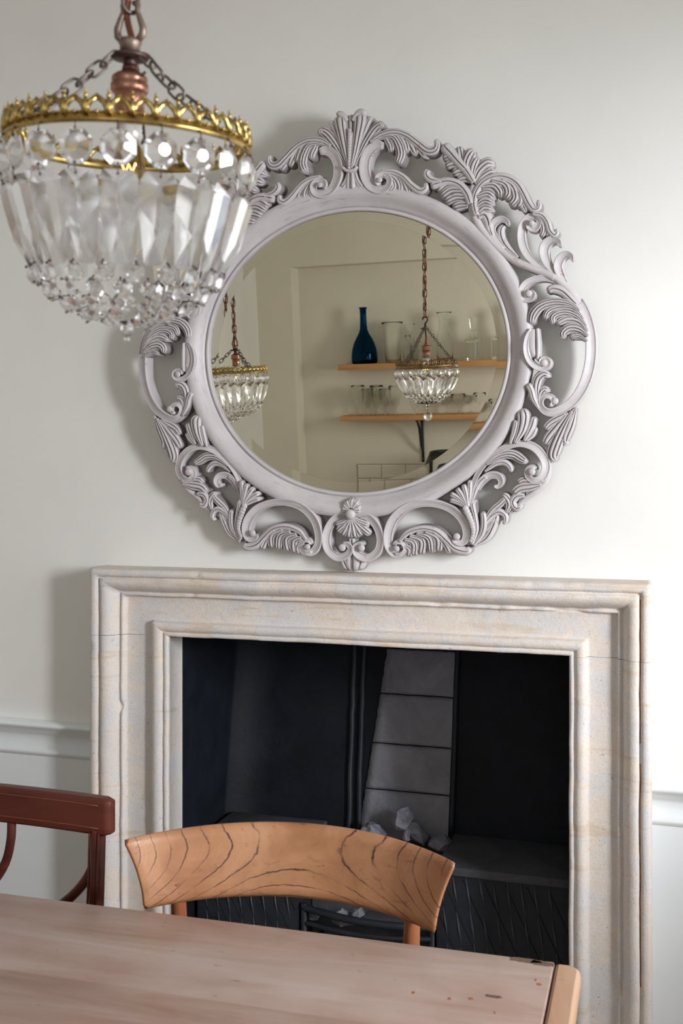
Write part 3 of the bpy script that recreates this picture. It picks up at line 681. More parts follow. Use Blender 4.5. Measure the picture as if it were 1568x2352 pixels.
# every entry: part name, material pieces. L = lobe, K = band (scroll), R = round stem, O = boss
FRAME = [
 ('crest_shell', 'A', True, [
   ('L', [(755, 520), (728, 400), (705, 280), (690, 190), (690, 125)], [20, 45, 62, 78, 78], (.030, .036), G2, .004),
   ('L', [(745, 510), (712, 400), (672, 290), (640, 215), (606, 172)], [12, 34, 40, 40, 22], (.026, .031), G1, .0),
   ('L', [(740, 515), (695, 420), (640, 330), (590, 270), (548, 250), (560, 278)], [14, 48, 66, 66, 50, 30], (.024, .032), G3, .003),
   ('L', [(730, 520), (690, 450), (650, 385), (600, 320), (572, 290)], [12, 30, 36, 30, 20], (.022, .028), G1, .0),
   ('L', [(742, 545), (728, 610), (690, 668)], [22, 40, 38], (.024, .028), G1, .0),
 ]),
 ('crest_scroll', 'A', True, [
   ('K', [(1010, 352), (945, 352), (888, 400), (860, 480), (866, 570), (908, 645), (972, 672), (1028, 650), (1042, 600), (1008, 565), (966, 576), (952, 612), (972, 640)], [40, 62, 70, 72, 72, 66, 56, 46, 42, 38, 36, 30, 24], (.030, .034), 1, .0),
   ('O', 980, 608, 22, .036),
 ]),
 ('crest_leaf', 'A', True, [
   ('L', [(920, 330), (1000, 285), (1030, 320), (1050, 360), (1052, 405)], [20, 36, 46, 46, 36], (.026, .030), G2, .0),
   ('L', [(960, 300), (1060, 290), (1105, 345), (1122, 420), (1096, 495)], [20, 44, 58, 60, 50], (.027, .031), G3, .003),
   ('L', [(1020, 280), (1110, 280), (1150, 340), (1168, 408)], [20, 46, 54, 40], (.025, .028), G2, .0),
   ('L', [(1060, 270), (1150, 290), (1200, 350), (1232, 422)], [20, 46, 58, 40], (.024, .026), G2, .0),
   ('L', [(1110, 270), (1190, 300), (1255, 365), (1308, 436)], [20, 46, 56, 40], (.023, .025), G2, .0),
   ('L', [(905, 330), (985, 275), (1080, 255), (1165, 280), (1240, 335), (1310, 388), (1365, 385), (1385, 345), (1372, 300)], [22, 46, 44, 44, 50, 56, 52, 38, 26], (.028, .026), G2, .004),
 ]),
 ('crest_leaf', 'A', True, [
   ('L', [(1000, 570), (1050, 600), (1066, 650), (1030, 690)], [20, 38, 44, 38], (.028, .028), G2, .0),
   ('L', [(1030, 555), (1085, 590), (1112, 645), (1105, 692)], [20, 40, 46, 36], (.027, .027), G2, .0),
   ('L', [(1060, 560), (1130, 605), (1160, 660), (1175, 712)], [20, 40, 46, 32], (.026, .025), G2, .0),
   ('L', [(1100, 575), (1170, 630), (1205, 675), (1225, 712)], [20, 40, 44, 30], (.025, .024), G2, .0),
   ('L', [(985, 540), (1070, 545), (1140, 580), (1200, 640), (1260, 680), (1302, 660), (1300, 612)], [20, 34, 36, 42, 46, 40, 22], (.029, .027), G1, .003),
 ]),
 ('acanthus_leaf', 'B', False, [   # the big leaf pointing up to the crest
   ('L', [(500, 470), (440, 375), (370, 300), (318, 240), (275, 195), (247, 160)], [40, 60, 66, 74, 74, 54], (.030, .029), G1, .002),
   ('L', [(395, 330), (385, 255), (372, 172)], [46, 62, 46], (.026, .025), G2, .0),
   ('L', [(440, 385), (440, 300), (478, 225), (502, 205)], [44, 80, 84, 60], (.028, .029), G3, .001),
   ('L', [(480, 430), (490, 340), (530, 262)], [36, 64, 40], (.027, .027), G2, .002),
   ('L', [(500, 470), (535, 380), (600, 320), (655, 322)], [36, 84, 94, 66], (.027, .027), G3, .0),
   ('L', [(510, 485), (570, 420), (625, 385), (668, 385)], [26, 60, 60, 36], (.027, .025), G2, .0),
   ('L', [(345, 275), (290, 258), (240, 275)], [50, 62, 50], (.026, .025), G2, .0),
   ('L', [(395, 335), (330, 315), (262, 345)], [50, 64, 50], (.027, .025), G2, .0),
   ('L', [(440, 395), (385, 372), (318, 402)], [50, 64, 50], (.027, .025), G2, .0),
   ('L', [(478, 450), (425, 430), (352, 452)], [44, 60, 44], (.026, .025), G2, .0),
 ]),
 ('acanthus_leaf', 'B', False, [   # leaf lying on the rim, pointing left
   ('L', [(455, 640), (390, 640), (318, 665)], [50, 76, 56], (.031, .030), G3, .0),
   ('L', [(440, 585), (350, 580), (262, 625)], [50, 80, 62], (.032, .031), G3, .0),
   ('L', [(420, 535), (320, 530), (232, 590)], [46, 78, 62], (.033, .031), G3, .0),
   ('L', [(390, 500), (290, 480), (208, 545)], [40, 70, 54], (.032, .030), G2, .0),
   ('L', [(475, 640), (445, 560), (385, 490), (300, 462), (210, 480), (150, 505)], [50, 62, 58, 56, 64, 48], (.034, .032), G1, .002),
   ('L', [(250, 462), (170, 450), (128, 410), (150, 362)], [22, 48, 54, 36], (.030, .032), G1, .004),
 ]),
 ('acanthus_leaf', 'B', False, [   # right-hand arching leaf
   ('L', [(540, 700), (580, 670), (650, 682)], [40, 60, 40], (.029, .029), G2, .0),
   ('L', [(520, 650), (580, 610), (655, 632)], [44, 70, 52], (.030, .030), G3, .0),
   ('L', [(525, 580), (600, 555), (665, 590)], [44, 70, 56], (.031, .031), G3, .0),
   ('L', [(560, 500), (650, 490), (702, 540), (700, 590)], [44, 72, 72, 52], (.031, .031), G3, .0),
   ('L', [(640, 450), (740, 480), (770, 550), (735, 600)], [44, 70, 70, 54], (.031, .030), G3, .0),
   ('L', [(720, 450), (800, 500), (825, 590), (775, 655)], [46, 72, 74, 54], (.030, .029), G3, .0),
   ('L', [(780, 460), (855, 540), (870, 620), (835, 668)], [44, 64, 60, 40], (.029, .027), G2, .0),
   ('L', [(520, 730), (500, 640), (515, 550), (570, 470), (660, 425), (760, 430), (840, 480), (890, 560), (925, 630), (965, 680), (1005, 672), (1012, 632), (980, 615)], [46, 54, 52, 52, 50, 52, 54, 56, 54, 46, 40, 34, 24], (.031, .028), G1, .002),
   ('L', [(850, 560), (880, 640), (915, 706)], [30, 54, 34], (.027, .025), G1, .0),
 ]),
 ('stem', 'B', False, [
   ('R', [(498, 470), (478, 560), (488, 680), (530, 790), (600, 890), (690, 985), (800, 1070), (930, 1130), (1060, 1180), (1160, 1230)], [30, 64, 66, 60, 54, 50, 52, 56, 60, 60], (.029, .026), .0),
   ('L', [(530, 740), (575, 720), (605, 760), (620, 830), (650, 900)], [30, 80, 84, 60, 26], (.027, .024), G1, .0),
 ]),
 ('petal', 'B', False, [
   ('K', [(740, 985), (665, 900), (636, 830), (662, 778), (715, 755), (755, 775), (768, 810)], [20, 44, 52, 54, 50, 36, 22], (.024, .030), -1, .0),
   ('L', [(840, 1050), (755, 975), (710, 900), (706, 830), (740, 790)], [16, 50, 56, 50, 30], (.016, .018), G1, .0),
 ]),
 ('scroll', 'B', False, [
   ('K', [(1060, 1160), (960, 1085), (895, 1000), (868, 900), (880, 800), (930, 738), (990, 740), (1010, 790), (980, 838), (930, 826), (924, 785), (955, 768)], [24, 50, 62, 62, 58, 52, 44, 38, 34, 30, 26, 20], (.022, .030), -1, .0),
   ('O', 956, 790, 26, .033),
   ('L', [(985, 725), (1030, 770), (1045, 840), (1020, 900)], [26, 44, 46, 34], (.026, .025), G2, .0),
   ('L', [(1010, 735), (1065, 800), (1078, 862), (1062, 896)], [24, 44, 42, 28], (.026, .024), G2, .0),
   ('L', [(960, 712), (1030, 725), (1075, 780), (1095, 845), (1130, 880), (1152, 858), (1130, 832)], [26, 42, 46, 48, 42, 32, 20], (.028, .026), G1, .003),
 ]),
 ('petal', 'B', False, [
   ('K', [(1170, 1210), (1085, 1120), (1048, 1030), (1058, 960), (1105, 920), (1155, 925), (1178, 965)], [18, 56, 74, 78, 66, 44, 26], (.020, .030), -1, .0),
 ]),
 ('petal', 'B', False, [
   ('K', [(1250, 1310), (1180, 1200), (1156, 1120), (1180, 1060), (1225, 1030), (1262, 1045), (1270, 1080)], [18, 54, 68, 66, 50, 34, 22], (.020, .030), -1, .0),
 ]),
 ('scroll', 'B', False, [
   ('K', [(1235, 1300), (1160, 1250), (1070, 1218), (980, 1225), (905, 1262), (868, 1325), (890, 1385), (945, 1385), (965, 1340), (935, 1308)], [20, 42, 48, 50, 52, 50, 42, 36, 30, 22], (.022, .030), 1, .0),
   ('O', 932, 1342, 32, .032),
   ('L', [(1345, 1470), (1270, 1395), (1190, 1322), (1115, 1302), (1068, 1330)], [18, 56, 66, 60, 40], (.022, .027), G1, .001),
 ]),
 ('side_scroll', 'B', False, [   # the long outer stem running down the right side into the big C
   ('R', [(1100, 1190), (1200, 1270), (1290, 1380), (1355, 1500), (1400, 1640), (1425, 1780)], [40, 60, 72, 74, 72, 60], (.026, .020), .0),
 ]),
 ('side_scroll', 'C', False, [
   ('K', [(1150, 20), (1225, 160), (1272, 320), (1290, 470), (1284, 640), (1250, 800), (1190, 940), (1100, 1060), (985, 1140), (870, 1165), (795, 1120), (782, 1045), (830, 1000), (890, 1010), (915, 1060), (885, 1100), (852, 1080)], [96, 104, 108, 108, 106, 104, 100, 96, 90, 80, 68, 58, 52, 48, 42, 34, 24], (.028, .034), 1, .0),
   ('O', 930, 1050, 42, .030),
 ]),
 ('acanthus_leaf', 'C', False, [
   ('L', [(1255, 450), (1180, 400), (1110, 400), (1085, 440)], [20, 60, 64, 40], (.028, .027), G3, .0),
   ('L', [(1262, 400), (1170, 330), (1070, 320), (1010, 372), (1030, 425)], [20, 84, 92, 78, 50], (.031, .031), G3, .001),
   ('L', [(1260, 350), (1170, 250), (1060, 225), (975, 260), (945, 290)], [20, 64, 72, 60, 36], (.030, .030), G2, .0),
   ('L', [(1245, 300), (1140, 195), (1020, 160), (915, 200), (915, 285)], [18, 60, 72, 72, 50], (.031, .030), G3, .0),
   ('L', [(1215, 230), (1110, 130), (980, 110), (865, 150), (825, 240)], [18, 58, 70, 70, 50], (.030, .029), G3, .0),
   ('L', [(1180, 140), (1060, 75), (920, 58), (790, 95), (712, 180), (690, 290)], [18, 62, 76, 84, 88, 56], (.030, .030), G3, .002),
 ]),
 ('scroll', 'C', False, [
   ('K', [(700, 320), (655, 400), (636, 500), (650, 600), (700, 680), (780, 722), (850, 705), (868, 655), (830, 622), (790, 640), (795, 680)], [26, 40, 46, 48, 52, 54, 52, 48, 42, 34, 24], (.035, .035), 1, .0),
   ('O', 822, 668, 42, .032),
   ('R', [(752, 310), (760, 420), (762, 540), (756, 650)], [26, 34, 34, 28], (.032, .032), .0),
   ('L', [(715, 330), (700, 420), (700, 520), (730, 620)], [40, 80, 80, 40], (.027, .027), G0, .0),
 ]),
 ('acanthus_leaf', 'C', False, [
   ('L', [(770, 1080), (775, 990), (815, 935), (868, 955)], [20, 60, 66, 36], (.027, .029), G2, .0),
   ('L', [(755, 1050), (735, 930), (755, 830), (815, 780), (878, 805)], [20, 72, 82, 72, 36], (.028, .032), G2, .0),
   ('L', [(770, 1130), (715, 1030), (690, 940), (650, 868)], [20, 52, 56, 54], (.030, .033), G1, .002),
 ]),
 ('acanthus_leaf', 'C', False, [
   ('L', [(480, 1480), (520, 1350), (545, 1230)], [22, 48, 44], (.031, .032), G1, .0),
   ('L', [(640, 1450), (700, 1390), (742, 1310)], [20, 46, 34], (.027, .026), G1, .0),
   ('L', [(620, 1450), (690, 1310), (722, 1200)], [26, 70, 52], (.029, .029), G1, .0),
   ('L', [(530, 1470), (590, 1340), (612, 1210), (590, 1120)], [30, 84, 110, 92], (.032, .034), G2, .002),
 ]),
 ('acanthus_leaf', 'C', False, [
   ('L', [(1040, 1180), (950, 1230), (870, 1280), (818, 1345)], [30, 74, 70, 46], (.027, .026), G2, .0),
   ('L', [(1060, 1170), (960, 1300), (870, 1410), (815, 1500)], [30, 86, 92, 60], (.027, .026), G2, .0),
   ('L', [(1140, 1120), (1080, 1280), (1030, 1400), (1030, 1460), (1068, 1480)], [20, 84, 92, 60, 40], (.027, .025), G2, .0),
   ('L', [(1100, 1150), (1000, 1340), (930, 1500), (905, 1600), (940, 1665)], [24, 96, 120, 110, 60], (.028, .027), G3, .002),
 ]),
 ('scroll', 'C', False, [
   ('K', [(70, 2090), (100, 1900), (175, 1740), (300, 1600), (440, 1510), (580, 1478), (710, 1512), (800, 1600), (838, 1710), (800, 1815), (720, 1850), (655, 1805), (655, 1735), (710, 1705), (750, 1745)], [30, 44, 50, 56, 62, 66, 76, 82, 84, 80, 66, 54, 44, 38, 24], (.026, .034), 1, .0),
   ('O', 700, 1758, 44, .033),
   ('L', [(240, 1690), (380, 1600), (500, 1590), (590, 1640), (655, 1668)], [20, 66, 84, 76, 34], (.026, .028), G3, .0),
   ('L', [(220, 1760), (330, 1680), (420, 1670), (478, 1720), (482, 1775)], [18, 46, 56, 50, 26], (.022, .025), G1, .0),
   ('K', [(140, 1960), (190, 1860), (270, 1800), (350, 1805), (385, 1860), (355, 1912), (310, 1890)], [30, 70, 74, 68, 54, 40, 24], (.024, .030), -1, .0),
   ('L', [(95, 2060), (130, 1930), (190, 1840), (255, 1810)], [18, 50, 50, 26], (.022, .024), G1, .0),
 ]),
 ('side_leaf', 'C', False, [
   ('R', [(850, 1650), (866, 1750), (820, 1870), (730, 1960), (620, 2040), (540, 2120)], [20, 34, 50, 56, 50, 40], (.024, .022), .0),
   ('L', [(810, 1850), (700, 1850), (600, 1850), (545, 1885)], [24, 66, 66, 44], (.026, .025), G2, .0),
   ('L', [(790, 1890), (680, 1910), (570, 1930), (498, 1990)], [24, 82, 84, 56], (.027, .026), G2, .002),
   ('L', [(620, 2000), (540, 2010), (500, 2070), (540, 2130), (600, 2105)], [30, 66, 66, 58, 28], (.024, .027), G1, .001),
   ('L', [(440, 2170), (470, 2090), (430, 2015), (385, 1990)], [30, 72, 66, 34], (.025, .025), G2, .0),
   ('L', [(460, 2190), (520, 2150), (530, 2090)], [20, 44, 26], (.020, .020), G1, .0),
   ('L', [(200, 2290), (290, 2160), (380, 2080), (440, 2010)], [24, 56, 62, 40], (.024, .023), G2, .001),
   ('L', [(190, 2340), (270, 2220), (360, 2165), (425, 2200), (430, 2262), (392, 2280)], [24, 52, 58, 54, 40, 24], (.022, .026), G1, .002),
   ('L', [(230, 2352), (300, 2260), (370, 2260)], [24, 46, 26], (.022, .022), G1, .0),
   ('R', [(300, 2300), (400, 2220), (470, 2150)], [26, 40, 26], (.016, .016), .0),
 ]),
 ('shell_fan', 'D', False, [
   ('L', [(1392, 218), (1345, 190), (1288, 172)], [14, 26, 22], (.033, .033), G1, .0),
   ('L', [(1394, 214), (1345, 165), (1292, 135)], [14, 28, 24], (.034, .034), G1, .0),
   ('L', [(1396, 212), (1362, 145), (1330, 102)], [14, 28, 24], (.034, .034), G1, .001),
   ('L', [(1400, 210), (1388, 135), (1372, 78)], [14, 28, 24], (.034, .034), G1, .001),
   ('L', [(1404, 212), (1408, 130), (1412, 55)], [14, 26, 24], (.033, .033), G1, .0),
 ]),
 ('bead_string', 'D', False, [
   ('O', 1388, 222, 22, .034), ('O', 1396, 240, 22, .034), ('O', 1404, 258, 22, .034), ('O', 1411, 276, 21, .033), ('O', 1418, 294, 20, .033), ('O', 1424, 312, 19, .032), ('O', 1428, 330, 18, .032),
   ('O', 1431, 347, 17, .031), ('O', 1431, 364, 16, .031), ('O', 1428, 380, 15, .030), ('O', 1423, 395, 14, .030), ('O', 1417, 409, 13, .029),
   ('L', [(1420, 430), (1448, 350), (1440, 270), (1425, 200), (1440, 180)], [18, 22, 24, 30, 30], (.030, .033), G1, .0),
   ('L', [(1430, 440), (1478, 370), (1490, 300), (1482, 240)], [16, 30, 34, 26], (.027, .028), G1, .0),
   ('L', [(1430, 445), (1500, 400), (1540, 330), (1568, 250)], [16, 40, 44, 30], (.024, .022), G1, .0),
 ]),
 ('lower_scroll', 'D', False, [
   ('K', [(1025, 478), (975, 492), (936, 445), (932, 370), (962, 290), (1030, 225), (1120, 196), (1220, 200), (1310, 236), (1370, 300), (1390, 370), (1370, 422), (1326, 418), (1312, 388)], [26, 42, 46, 50, 50, 46, 42, 42, 48, 52, 48, 38, 28, 20], (.030, .032), -1, .0),
   ('O', 1336, 386, 24, .034),
   ('K', [(960, 492), (1010, 495), (1038, 462), (1022, 424), (985, 420), (965, 445)], [24, 30, 30, 28, 24, 18], (.032, .034), -1, .0),
   ('O', 988, 456, 20, .034),
 ]),
 ('lower_leaf', 'D', False, [
   ('L', [(1015, 440), (1055, 462), (1048, 512)], [20, 36, 30], (.030, .029), G2, .0),
   ('L', [(1030, 405), (1080, 430), (1078, 508)], [20, 42, 40], (.031, .029), G2, .0),
   ('L', [(1060, 385), (1125, 415), (1118, 500)], [20, 44, 42], (.031, .028), G2, .0),
   ('L', [(1100, 370), (1170, 400), (1185, 490)], [20, 48, 44], (.031, .028), G3, .0),
   ('L', [(1150, 360), (1220, 400), (1222, 482)], [20, 44, 40], (.030, .027), G2, .0),
   ('L', [(1200, 365), (1262, 420), (1298, 492)], [20, 44, 36], (.029, .026), G2, .0),
   ('L', [(1000, 415), (1050, 365), (1130, 342), (1210, 358), (1270, 410), (1320, 458), (1385, 475), (1412, 450)], [16, 30, 34, 38, 44, 46, 44, 24], (.030, .026), G1, .002),
 ]),
 ('cross_band', 'D', True, [
   ('K', [(752, 262), (815, 278), (862, 330), (885, 400), (872, 470), (820, 512), (765, 500), (738, 460), (760, 432), (790, 438)], [28, 44, 46, 46, 44, 44, 40, 34, 26, 20], (.028, .032), -1, .0),
   ('O', 782, 452, 24, .033),
 ]),
]
def emit(name, t, pieces, mirror):
    mb = MB()
    for p in pieces:
        if p[0] == 'L': stroke(mb, t, p[1], p[2], p[3], 'lobe', p[4], 'round', lift=p[5] * .8 + .002, mirror=mirror)
        elif p[0] == 'K': stroke(mb, t, p[1], p[2], p[3], 'band', (), 'round', 'round', lift=p[5], side=-p[4], mirror=mirror)
        elif p[0] == 'R': stroke(mb, t, p[1], p[2], p[3], 'round', (), 'round', 'round', lift=p[4], mirror=mirror)
        elif p[0] == 'O': ball(mb, t, p[1], p[2], p[3], p[4] + .004, mirror)
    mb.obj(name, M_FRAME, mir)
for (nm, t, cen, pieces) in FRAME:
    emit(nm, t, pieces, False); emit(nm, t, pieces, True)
# pieces on the axis
mb = MB()
stroke(mb, 'A', [(763, 330), (763, 240), (762, 180), (757, 115)], [40, 56, 66, 60], (.030, .030), 'lobe', G2, lift=.001)
stroke(mb, 'A', [(740, 180), (706, 140), (680, 132), (665, 150)], [26, 44, 44, 30], (.034, .036), 'round', lift=.003)
stroke(mb, 'A', [(782, 180), (815, 130), (850, 118), (872, 150)], [26, 48, 50, 32], (.034, .036), 'round', lift=.003)
mb.obj('crest_leaf', M_FRAME, mir)
mb = MB()
stroke(mb, 'A', [(758, 525), (760, 440), (763, 340), (764, 235)], [30, 38, 46, 52], (.032, .034), 'lobe', (-.8, .8), lift=.002)
for k in range(13):
    t = k / 12; ball(mb, 'A', 759 + 5 * t, 518 - 265 * t, 12 + 5.5 * t, .040)
mb.obj('bead_column', M_FRAME, mir)
mb = MB()
stroke(mb, 'A', [(700, 505), (730, 532), (762, 540), (795, 530), (818, 500)], [14, 22, 24, 22, 14], (.036, .036), 'round', tip='round', start='round', lift=.002)
stroke(mb, 'A', [(760, 540), (760, 620), (759, 690)], [44, 62, 66], (.030, .031), 'lobe', (-.12, .12), lift=.002)
stroke(mb, 'A', [(790, 545), (808, 610), (850, 665)], [26, 40, 38], (.028, .029), 'lobe', G1, lift=.001)
mb.obj('palmette', M_FRAME, mir)
mb = MB()
for a, L in ((-78, 66), (-52, 74), (-26, 84), (0, 88), (26, 84), (52, 74), (78, 66)):
    stroke(mb, 'D', [(718 + 20 * sin(radians(a)), 240 - 20 * cos(radians(a))), (718 + L * sin(radians(a)), 246 - L * cos(radians(a)))], [16, 38], (.033, .032), 'lobe', G1, n=14)
for (x, y, w) in ((620, 322, 30), (630, 366, 36), (662, 392, 40), (700, 405, 44), (745, 405, 44), (785, 388, 40), (830, 380, 38), (826, 325, 30)):
    stroke(mb, 'D', [(723, 275), ((723 + x) / 2, (275 + y) / 2 + 4), (x, y)], [14, w * .9, w], (.034, .031), 'lobe', G2, n=18)
ball(mb, 'D', 723, 256, 33, .044)
mb.obj('rosette', M_FRAME, mir)
mb = MB()
stroke(mb, 'D', [(660, 500), (672, 545), (690, 590)], [40, 54, 40], (.022, .018), 'lobe', G1)
stroke(mb, 'D', [(780, 500), (766, 545), (746, 590)], [40, 54, 40], (.022, .018), 'lobe', G1)
stroke(mb, 'D', [(718, 400), (718, 480), (718, 540), (716, 600)], [30, 50, 80, 70], (.024, .022), 'lobe', (-.1, .1), lift=.002)
mb.obj('bottom_finial', M_FRAME, mir)
# ================================================================ CRYSTAL CHANDELIERS
def facet(mb, outline, apexf, apexb, zt=0):
    """gem: closed outline in the x-z plane, inner front/back rings raised along -y/+y"""
    n = len(outline); vs = [(x, 0, z) for x, z in outline]
    f = []
    for (s, d, sc, cz) in ((-1, apexf[0], apexf[1], apexf[2]), (1, apexb[0], apexb[1], apexb[2])):
        o = len(vs); vs += [(x * sc, s * d, cz + (z - cz) * sc) for x, z in outline]
        for k in range(n):
            f.append((k, (k + 1) % n, o + (k + 1) % n, o + k))
        f.append(tuple(o + k for k in range(n)))
    mb.add(vs, f, smooth=False)
def octa_mesh(name, r):
    mb = MB(); out = [(r * cos(pi / 8 + k * pi / 4), r * sin(pi / 8 + k * pi / 4)) for k in range(8)]
    facet(mb, out, (r * .40, .34, 0), (r * .30, .60, 0)); return mb.mesh(name, M_CRYSTAL)
def prism_mesh(name, w, h):
    mb = MB()
    out = [(-.36 * w, 0), (.36 * w, 0), (.5 * w, -.10 * h), (.5 * w, -.36 * h), (.24 * w, -.97 * h), (.12 * w, -h), (-.12 * w, -h), (-.24 * w, -.97 * h), (-.5 * w, -.36 * h), (-.5 * w, -.10 * h)]
    n = len(out); vs = [(x, 0, z) for x, z in out]; f = []
    for s, d in ((-1, .27 * w), (1, .035 * w)):
        o = len(vs); vs += [(0, s * d, -.13 * h), (0, s * d * .9, -.62 * h)]
        top, bot = o, o + 1
        for k in range(n):
            a, b = k, (k + 1) % n
            za = out[a][1] + out[b][1]
            if k in (9, 0, 1): f.append((a, b, top))
            elif k in (4, 5, 6): f.append((a, b, bot))
            elif k == 2: f.append((a, b, top))
            elif k == 3: f.append((a, b, bot)); f.append((a, bot, top))
            elif k == 7: f.append((a, b, bot)); f.append((b, top, bot))
            elif k == 8: f.append((a, b, top))
    mb.add(vs, f, smooth=False); return mb.mesh(name, M_CRYSTAL)
def link_mesh(L, w, r, mat):
    pts = []
    for k in range(16):
        a = 2 * pi * k / 16
        pts.append((w / 2 * cos(a), 0, (L - w) / 2 * (1 if sin(a) > 0 else -1) * (1 if abs(sin(a)) > .01 else 0) + w / 2 * sin(a)))
    return MB().tube(pts, r, 6, closed=True).mesh('chain_link', mat)
def rot_to(d, twist=0):
    return (Vector(d).to_track_quat('Z', 'Y').to_matrix() @ Matrix.Rotation(twist, 3, 'Z')).to_euler()
def chain(parent, path, me, pitch, tw0=0, name='chain_link'):
    """links laid along a polyline"""
    path = [Vector(p) for p in path]; ds = [0]
    for i in range(1, len(path)): ds.append(ds[-1] + (path[i] - path[i - 1]).length)
    n = int(ds[-1] / pitch); k = 0
    for i in range(n):
        s = (i + .5) * pitch
        while k < len(ds) - 2 and ds[k + 1] < s: k += 1
        u = (s - ds[k]) / (ds[k + 1] - ds[k]); p = path[k].lerp(path[k + 1], u); d = (path[k + 1] - path[k]).normalized()
        link(name, me, parent, loc=p, rot=rot_to(d, tw0 + (pi / 2 if i % 2 else 0) + .25 * sin(i * 1.7)))
def cyl(R, a, z): return Vector((R * sin(a), -R * cos(a), z))
ME = {}
def get(k, fn):
    if k not in ME: ME[k] = fn()
    return ME[k]
def hang(parent, name, me, r, a, z, pitch=0, tw=0):
    o = link(name, me, parent, loc=cyl(r, a, z)); o.rotation_mode = 'XYZ'
    o.rotation_euler = (Matrix.Rotation(a, 3, 'Z') @ Matrix.Rotation(pitch, 3, 'X') @ Matrix.Rotation(tw, 3, 'Z')).to_euler()
    return o
def crown_gothic(R, H, n=36):
    mb = MB(); N = 144
    prof = [(R, 0), (R + .0012, .001), (R + .0012, .0035), (R, .0045), (R, .0075), (R - .0008, .0075), (R - .0008, 0), (R, 0)]
    mb.grid([[cyl(r, 2 * pi * k / N, z) for k in range(N)] for r, z in prof], False, True)
    ro = [(cyl(R + .0012 + .0004 * (k % 2), 2 * pi * k / N, .0022)) for k in range(N)]; mb.tube(ro, .0010, 5, closed=True)
    for k in range(n):
        a0 = 2 * pi * k / n; da = 2 * pi / n
        q = lambda u, z, dr=0: cyl(R + dr, a0 + u * da, z)
        for s in (1, -1):
            mb.tube([q(.5 - .5 * s, .0065), q(.5 - .44 * s, .0105), q(.5 - .27 * s, .0140), q(.5, .0172)], [.0033, .0028, .0023, .0020], 5)
        mb.tube([q(0, .006, .0004), q(0, .0125, .0008), q(0, .0165, .0005)], [.0034, .0024, .0016], 5)
        mb.sphere(q(0, .0180), .0021, 4, 6); mb.sphere(q(0, .0212), .0013, 4, 6); mb.sphere(q(.5, .0182), .0015, 4, 6)
        mb.sphere(q(0, .0088, .0010), .0020, 4, 6); mb.sphere(q(.5, .0072, .0008), .0016, 4, 6)
        for s in (.2, .35, .65, .8): mb.sphere(q(s, .0075, .0002), .0010, 3, 5)
    return mb.mesh('crown_gallery', M_BRASS)
def crown_rings(R, H, n=22):
    mb = MB(); N = 132
    prof = [(R, 0), (R + .0035, .0012), (R + .0035, .004), (R + .001, .0055), (R, .0105), (R + .001, .012), (R, .013), (R - .001, .013), (R - .001, 0), (R, 0)]
    mb.grid([[cyl(r + .0007 * (k % 2), 2 * pi * k / N, z) for k in range(N)] for r, z in prof], False, True)
    for k in range(n):
        a0 = 2 * pi * k / n
        pts = [cyl(R, a0 + .0085 / R * cos(b), .0208 + .0085 * sin(b)) for b in np.linspace(0, 2 * pi, 14, endpoint=False)]
        mb.tube(pts, .0022, 5, closed=True); mb.sphere(cyl(R + .001, a0, .0135), .003, 4, 6)
        mb.sphere(cyl(R, a0 + pi / n, .0285), .0030, 4, 6); mb.sphere(cyl(R, a0, .0300), .0020, 4, 6)
        mb.tube([cyl(R, a0 + pi / n, .012), cyl(R, a0 + pi / n, .028)], .0026, 5)
    return mb.mesh('crown_gallery', M_DBRASS)
def pins(rows):
    mb = MB()
    for (r0, z0, r1, z1, n, ph) in rows:
        for k in range(n):
            a = 2 * pi * (k + ph) / n
            p0, p1 = cyl(r0 + .001, a, z0), cyl(r1 + .001, a, z1); m = (p0 + p1) / 2 + cyl(.0022, a, 0)
            mb.tube([p0 + Vector((0, 0, .0012)), p0, m, p1, p1 + Vector((0, 0, -.0012))], .00055, 4, cap=False)
            mb.sphere(p0 + cyl(.001, a, 0), .0013, 3, 5); mb.sphere(p1 + cyl(.001, a, 0), .0013, 3, 5)
    return mb
